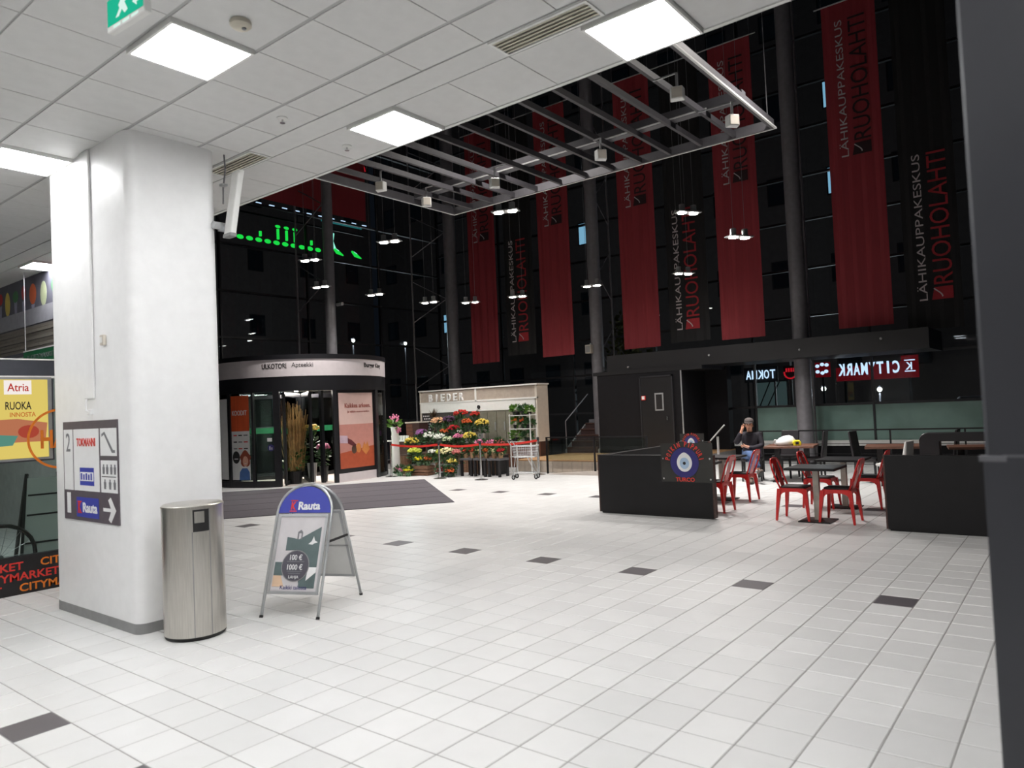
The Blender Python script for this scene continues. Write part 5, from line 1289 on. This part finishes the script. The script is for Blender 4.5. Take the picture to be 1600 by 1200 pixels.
sheet('brand_plate', rect(-.02,.235,.26,.41), lp('case_white', (255, 246, 240), .9), t, (.0155,0,0), XL, YU, .001)
text('brand_lettering', 'Atria', lp('case_red', (226, 60, 50), .6), t, (.0175,.11,.335), XL, YU, .2, .085, fat=.01)
text('poster_headline', 'RUOKA', 'ink_black', t, (.0175,.11,.14), XL, YU, .24, .085, fat=.01)
text('poster_subline', 'INNOSTA', lp('case_orange', (240, 140, 70), .6), t, (.0175,.15,.045), XL, YU, .24, .05, fat=.01)
sheet('poster_dish', [(-.5,-.25),(.36,-.25),(.38,-.05),(.1,.0),(-.5,-.02)], lp('case_salmon', (236, 150, 110), .55), t, (.0155,0,0), XL, YU, .001)
sheet('poster_dish', [(-.5,-.3),(.05,-.28),(.1,-.18),(-.5,-.12)], lp('case_teal', (120, 190, 170), .5), t, (.0168,0,0), XL, YU, .001)
sheet('poster_dish', disc(.2,-.14,.1,16,.07), lp('case_coral', (226, 96, 76), .5), t, (.0168,0,0), XL, YU, .001)
t = thing('ring_sticker', 'orange ring sticker with letters on the shop window', 'sticker', (-1.42, -3.33, 1.62))
n = 36; ringp = []
MB().prism([(.33*math.cos(2*math.pi*i/n), .33*math.sin(2*math.pi*i/n)) for i in range(n)] , 0, 0) if 0 else None
q = MB(); q.arc_wall((0,0), .305, .33, 0, 360, 0, .002, 48); q.v = [(z, x, y) for x, y, z in q.v]; q.build('ring', 'ink_orange', t)
text('ring_lettering', 'HA', 'ink_orange', t, (.001,-.07,.0), XL, YU, .26, .2, fat=.03)
t = thing('window_lettering', 'black plinth film with rows of red and orange slanted shop names', 'lettering', (-1.439, -3.9, 0))
sheet('film', rect(-1.2,1.5,.01,.39), 'ink_black', t, (0,0,0), XL, YU)
for k, (y, z, m) in enumerate([(-.18,.30,'ink_red'),(.72,.31,'ink_orange'),(-.55,.31,'ink_red'),(.16,.19,'ink_red'),(-.75,.19,'ink_orange'),(1.0,.19,'ink_orange'),(.52,.07,'ink_orange'),(-.38,.07,'ink_red'),(1.3,.07,'ink_red')]):
    text('film_lettering', 'CITYMARKET', m, t, (.0025,y,z), XL, YU, .74, .085, fat=.02)
# things behind the shop glass
t = thing('folding_stand', 'dark folding sign stand seen behind the shop glass', 'sign stand', (-2.5, -3.15, 0), R(80))
for sx in (-1,1): MB().bar((sx*.28,-.26,0),(sx*.16,0,1.2),.03,.03).bar((sx*.28,.26,0),(sx*.16,0,1.2),.03,.03).build('leg', 'black_metal', t)
MB().prism([(-.24,.25),(.24,.25),(.16,1.15),(-.16,1.15)], 0, .01, lambda a, b, h: (a, -.22*(1-b/1.2)-h-.02, b)).build('board', 'plain_white', t)
for z in (.4,.72,.95): MB().bar((-.26+.1*z,-.22*(1-z/1.2)-.045,z),(.26-.1*z,-.22*(1-z/1.2)-.045,z),.012,.02).build('cross_bar', 'black_metal', t)
t = thing('bicycle_wheel', 'large dark bicycle wheel leaning behind the shop glass', 'wheel', (-1.85, -3.8, .36))
q = MB(); q.tube([(.02*math.sin(R(a)),.34*math.cos(R(a)),.34*math.sin(R(a))) for a in range(0,360,15)], .022, 8, True).build('tyre', 'rubber', t, smooth=True)
q = MB()
for k in range(14): q.tube([(0,0,0),(0,.33*math.cos(k*.449),.33*math.sin(k*.449))], .003, 3)
q.build('spokes', 'alu', t)
MB().tube([(-.04,0,0),(.04,0,0)], .025, 10).build('hub', 'alu', t)
t = thing('magazine_rack', 'grey rack of leaflets behind the shop glass', 'rack', (-2.2, -4.1, 0))
MB().box(-.2,.2,-.25,.25,0,1.25).build('body', mat('rack_grey', (150, 150, 152), .5), t)
for k in range(4): MB().box(.2,.23,-.2,.2,.55+k*.16,.63+k*.16).build('leaflet_row', ('petal_lime','petal_yellow','paper','petal_lime')[k], t)

# far shop fascia behind, under the ceiling
fa = struct(MB().box(-12, -1.55, -2.09, -1.95, 2.98, CZ).build('wall_fascia', mat('fascia_slate', (92, 92, 104), .6)))
MB().box(-12,-1.55,-2.11,-2.09,3.43,3.69).build('grey_band', mat('band_grey', (150, 150, 158), .5), fa)
for k in range(7): MB().box(-12,-1.55,-2.10-.012*(k%2),-2.09,3.01+k*.058,3.06+k*.058).build('shutter_slat', mat('shutter_taupe', (138, 132, 124), .4, metal=.3), fa)
mat('veg_red', (190, 60, 60), .6); mat('veg_orange', (200, 100, 62), .6); mat('veg_green', (74, 128, 84), .6); mat('veg_yellow', (214, 190, 90), .6); mat('veg_pale', (176, 184, 150), .6); mat('veg_stem', (150, 150, 172), .6)
for k, (x, m, w_, h_) in enumerate([(-7.35,'veg_red',.13,.2),(-7.0,'veg_yellow',.13,.42),(-6.62,'veg_green',.14,.2),(-6.25,'veg_red',.1,.24),(-5.85,'veg_orange',.16,.34),(-5.4,'veg_pale',.14,.4),(-4.95,'veg_green',.14,.3),(-4.5,'veg_orange',.13,.34)]):
    sheet('vegetable_print', disc(x, 4.12-h_/2-.02*(k%3), w_/1.1, 16, h_/2), m, fa, (0,-2.09,0), XR, UP, .002)
    if k not in (1, 5): sheet('fork_print', [(x-.05,3.70),(x+.05,3.70),(x+.07,4.1-h_),(x-.07,4.1-h_)], 'veg_stem', fa, (0,-2.09,0), XR, UP, .0015)
gs = thing('green_board', 'dark green sign board under the rolled shutter', 'sign', (-4.95, -2.3, 2.85))
MB().box(-.72,.72,0,.05,-.1,.1).build('board', 'band_green', gs)
text('board_lettering', 'K-CITYMARKET', 'ink_grey', gs, (0,-.002,0), XR, UP, 1.1, .07)
MB().box(-.72,.72,-.003,.05,.1,.12).build('rim', 'plain_white', gs)
for sx in (-.7,.7): MB().tube([(sx,.025,.12),(sx,.025,1.38)], .006, 5).build('hanger', 'alu', gs)
struct(MB().box(-12.9,-12.8,-14,-1.95,0,CZ).build('wall_left', 'warm_white'))
struct(MB().box(-12.8,-1.55,-1.95,-1.9,0,2.98).build('wall_shop_back', mat('shop_dark', (190, 190, 190), .6)))
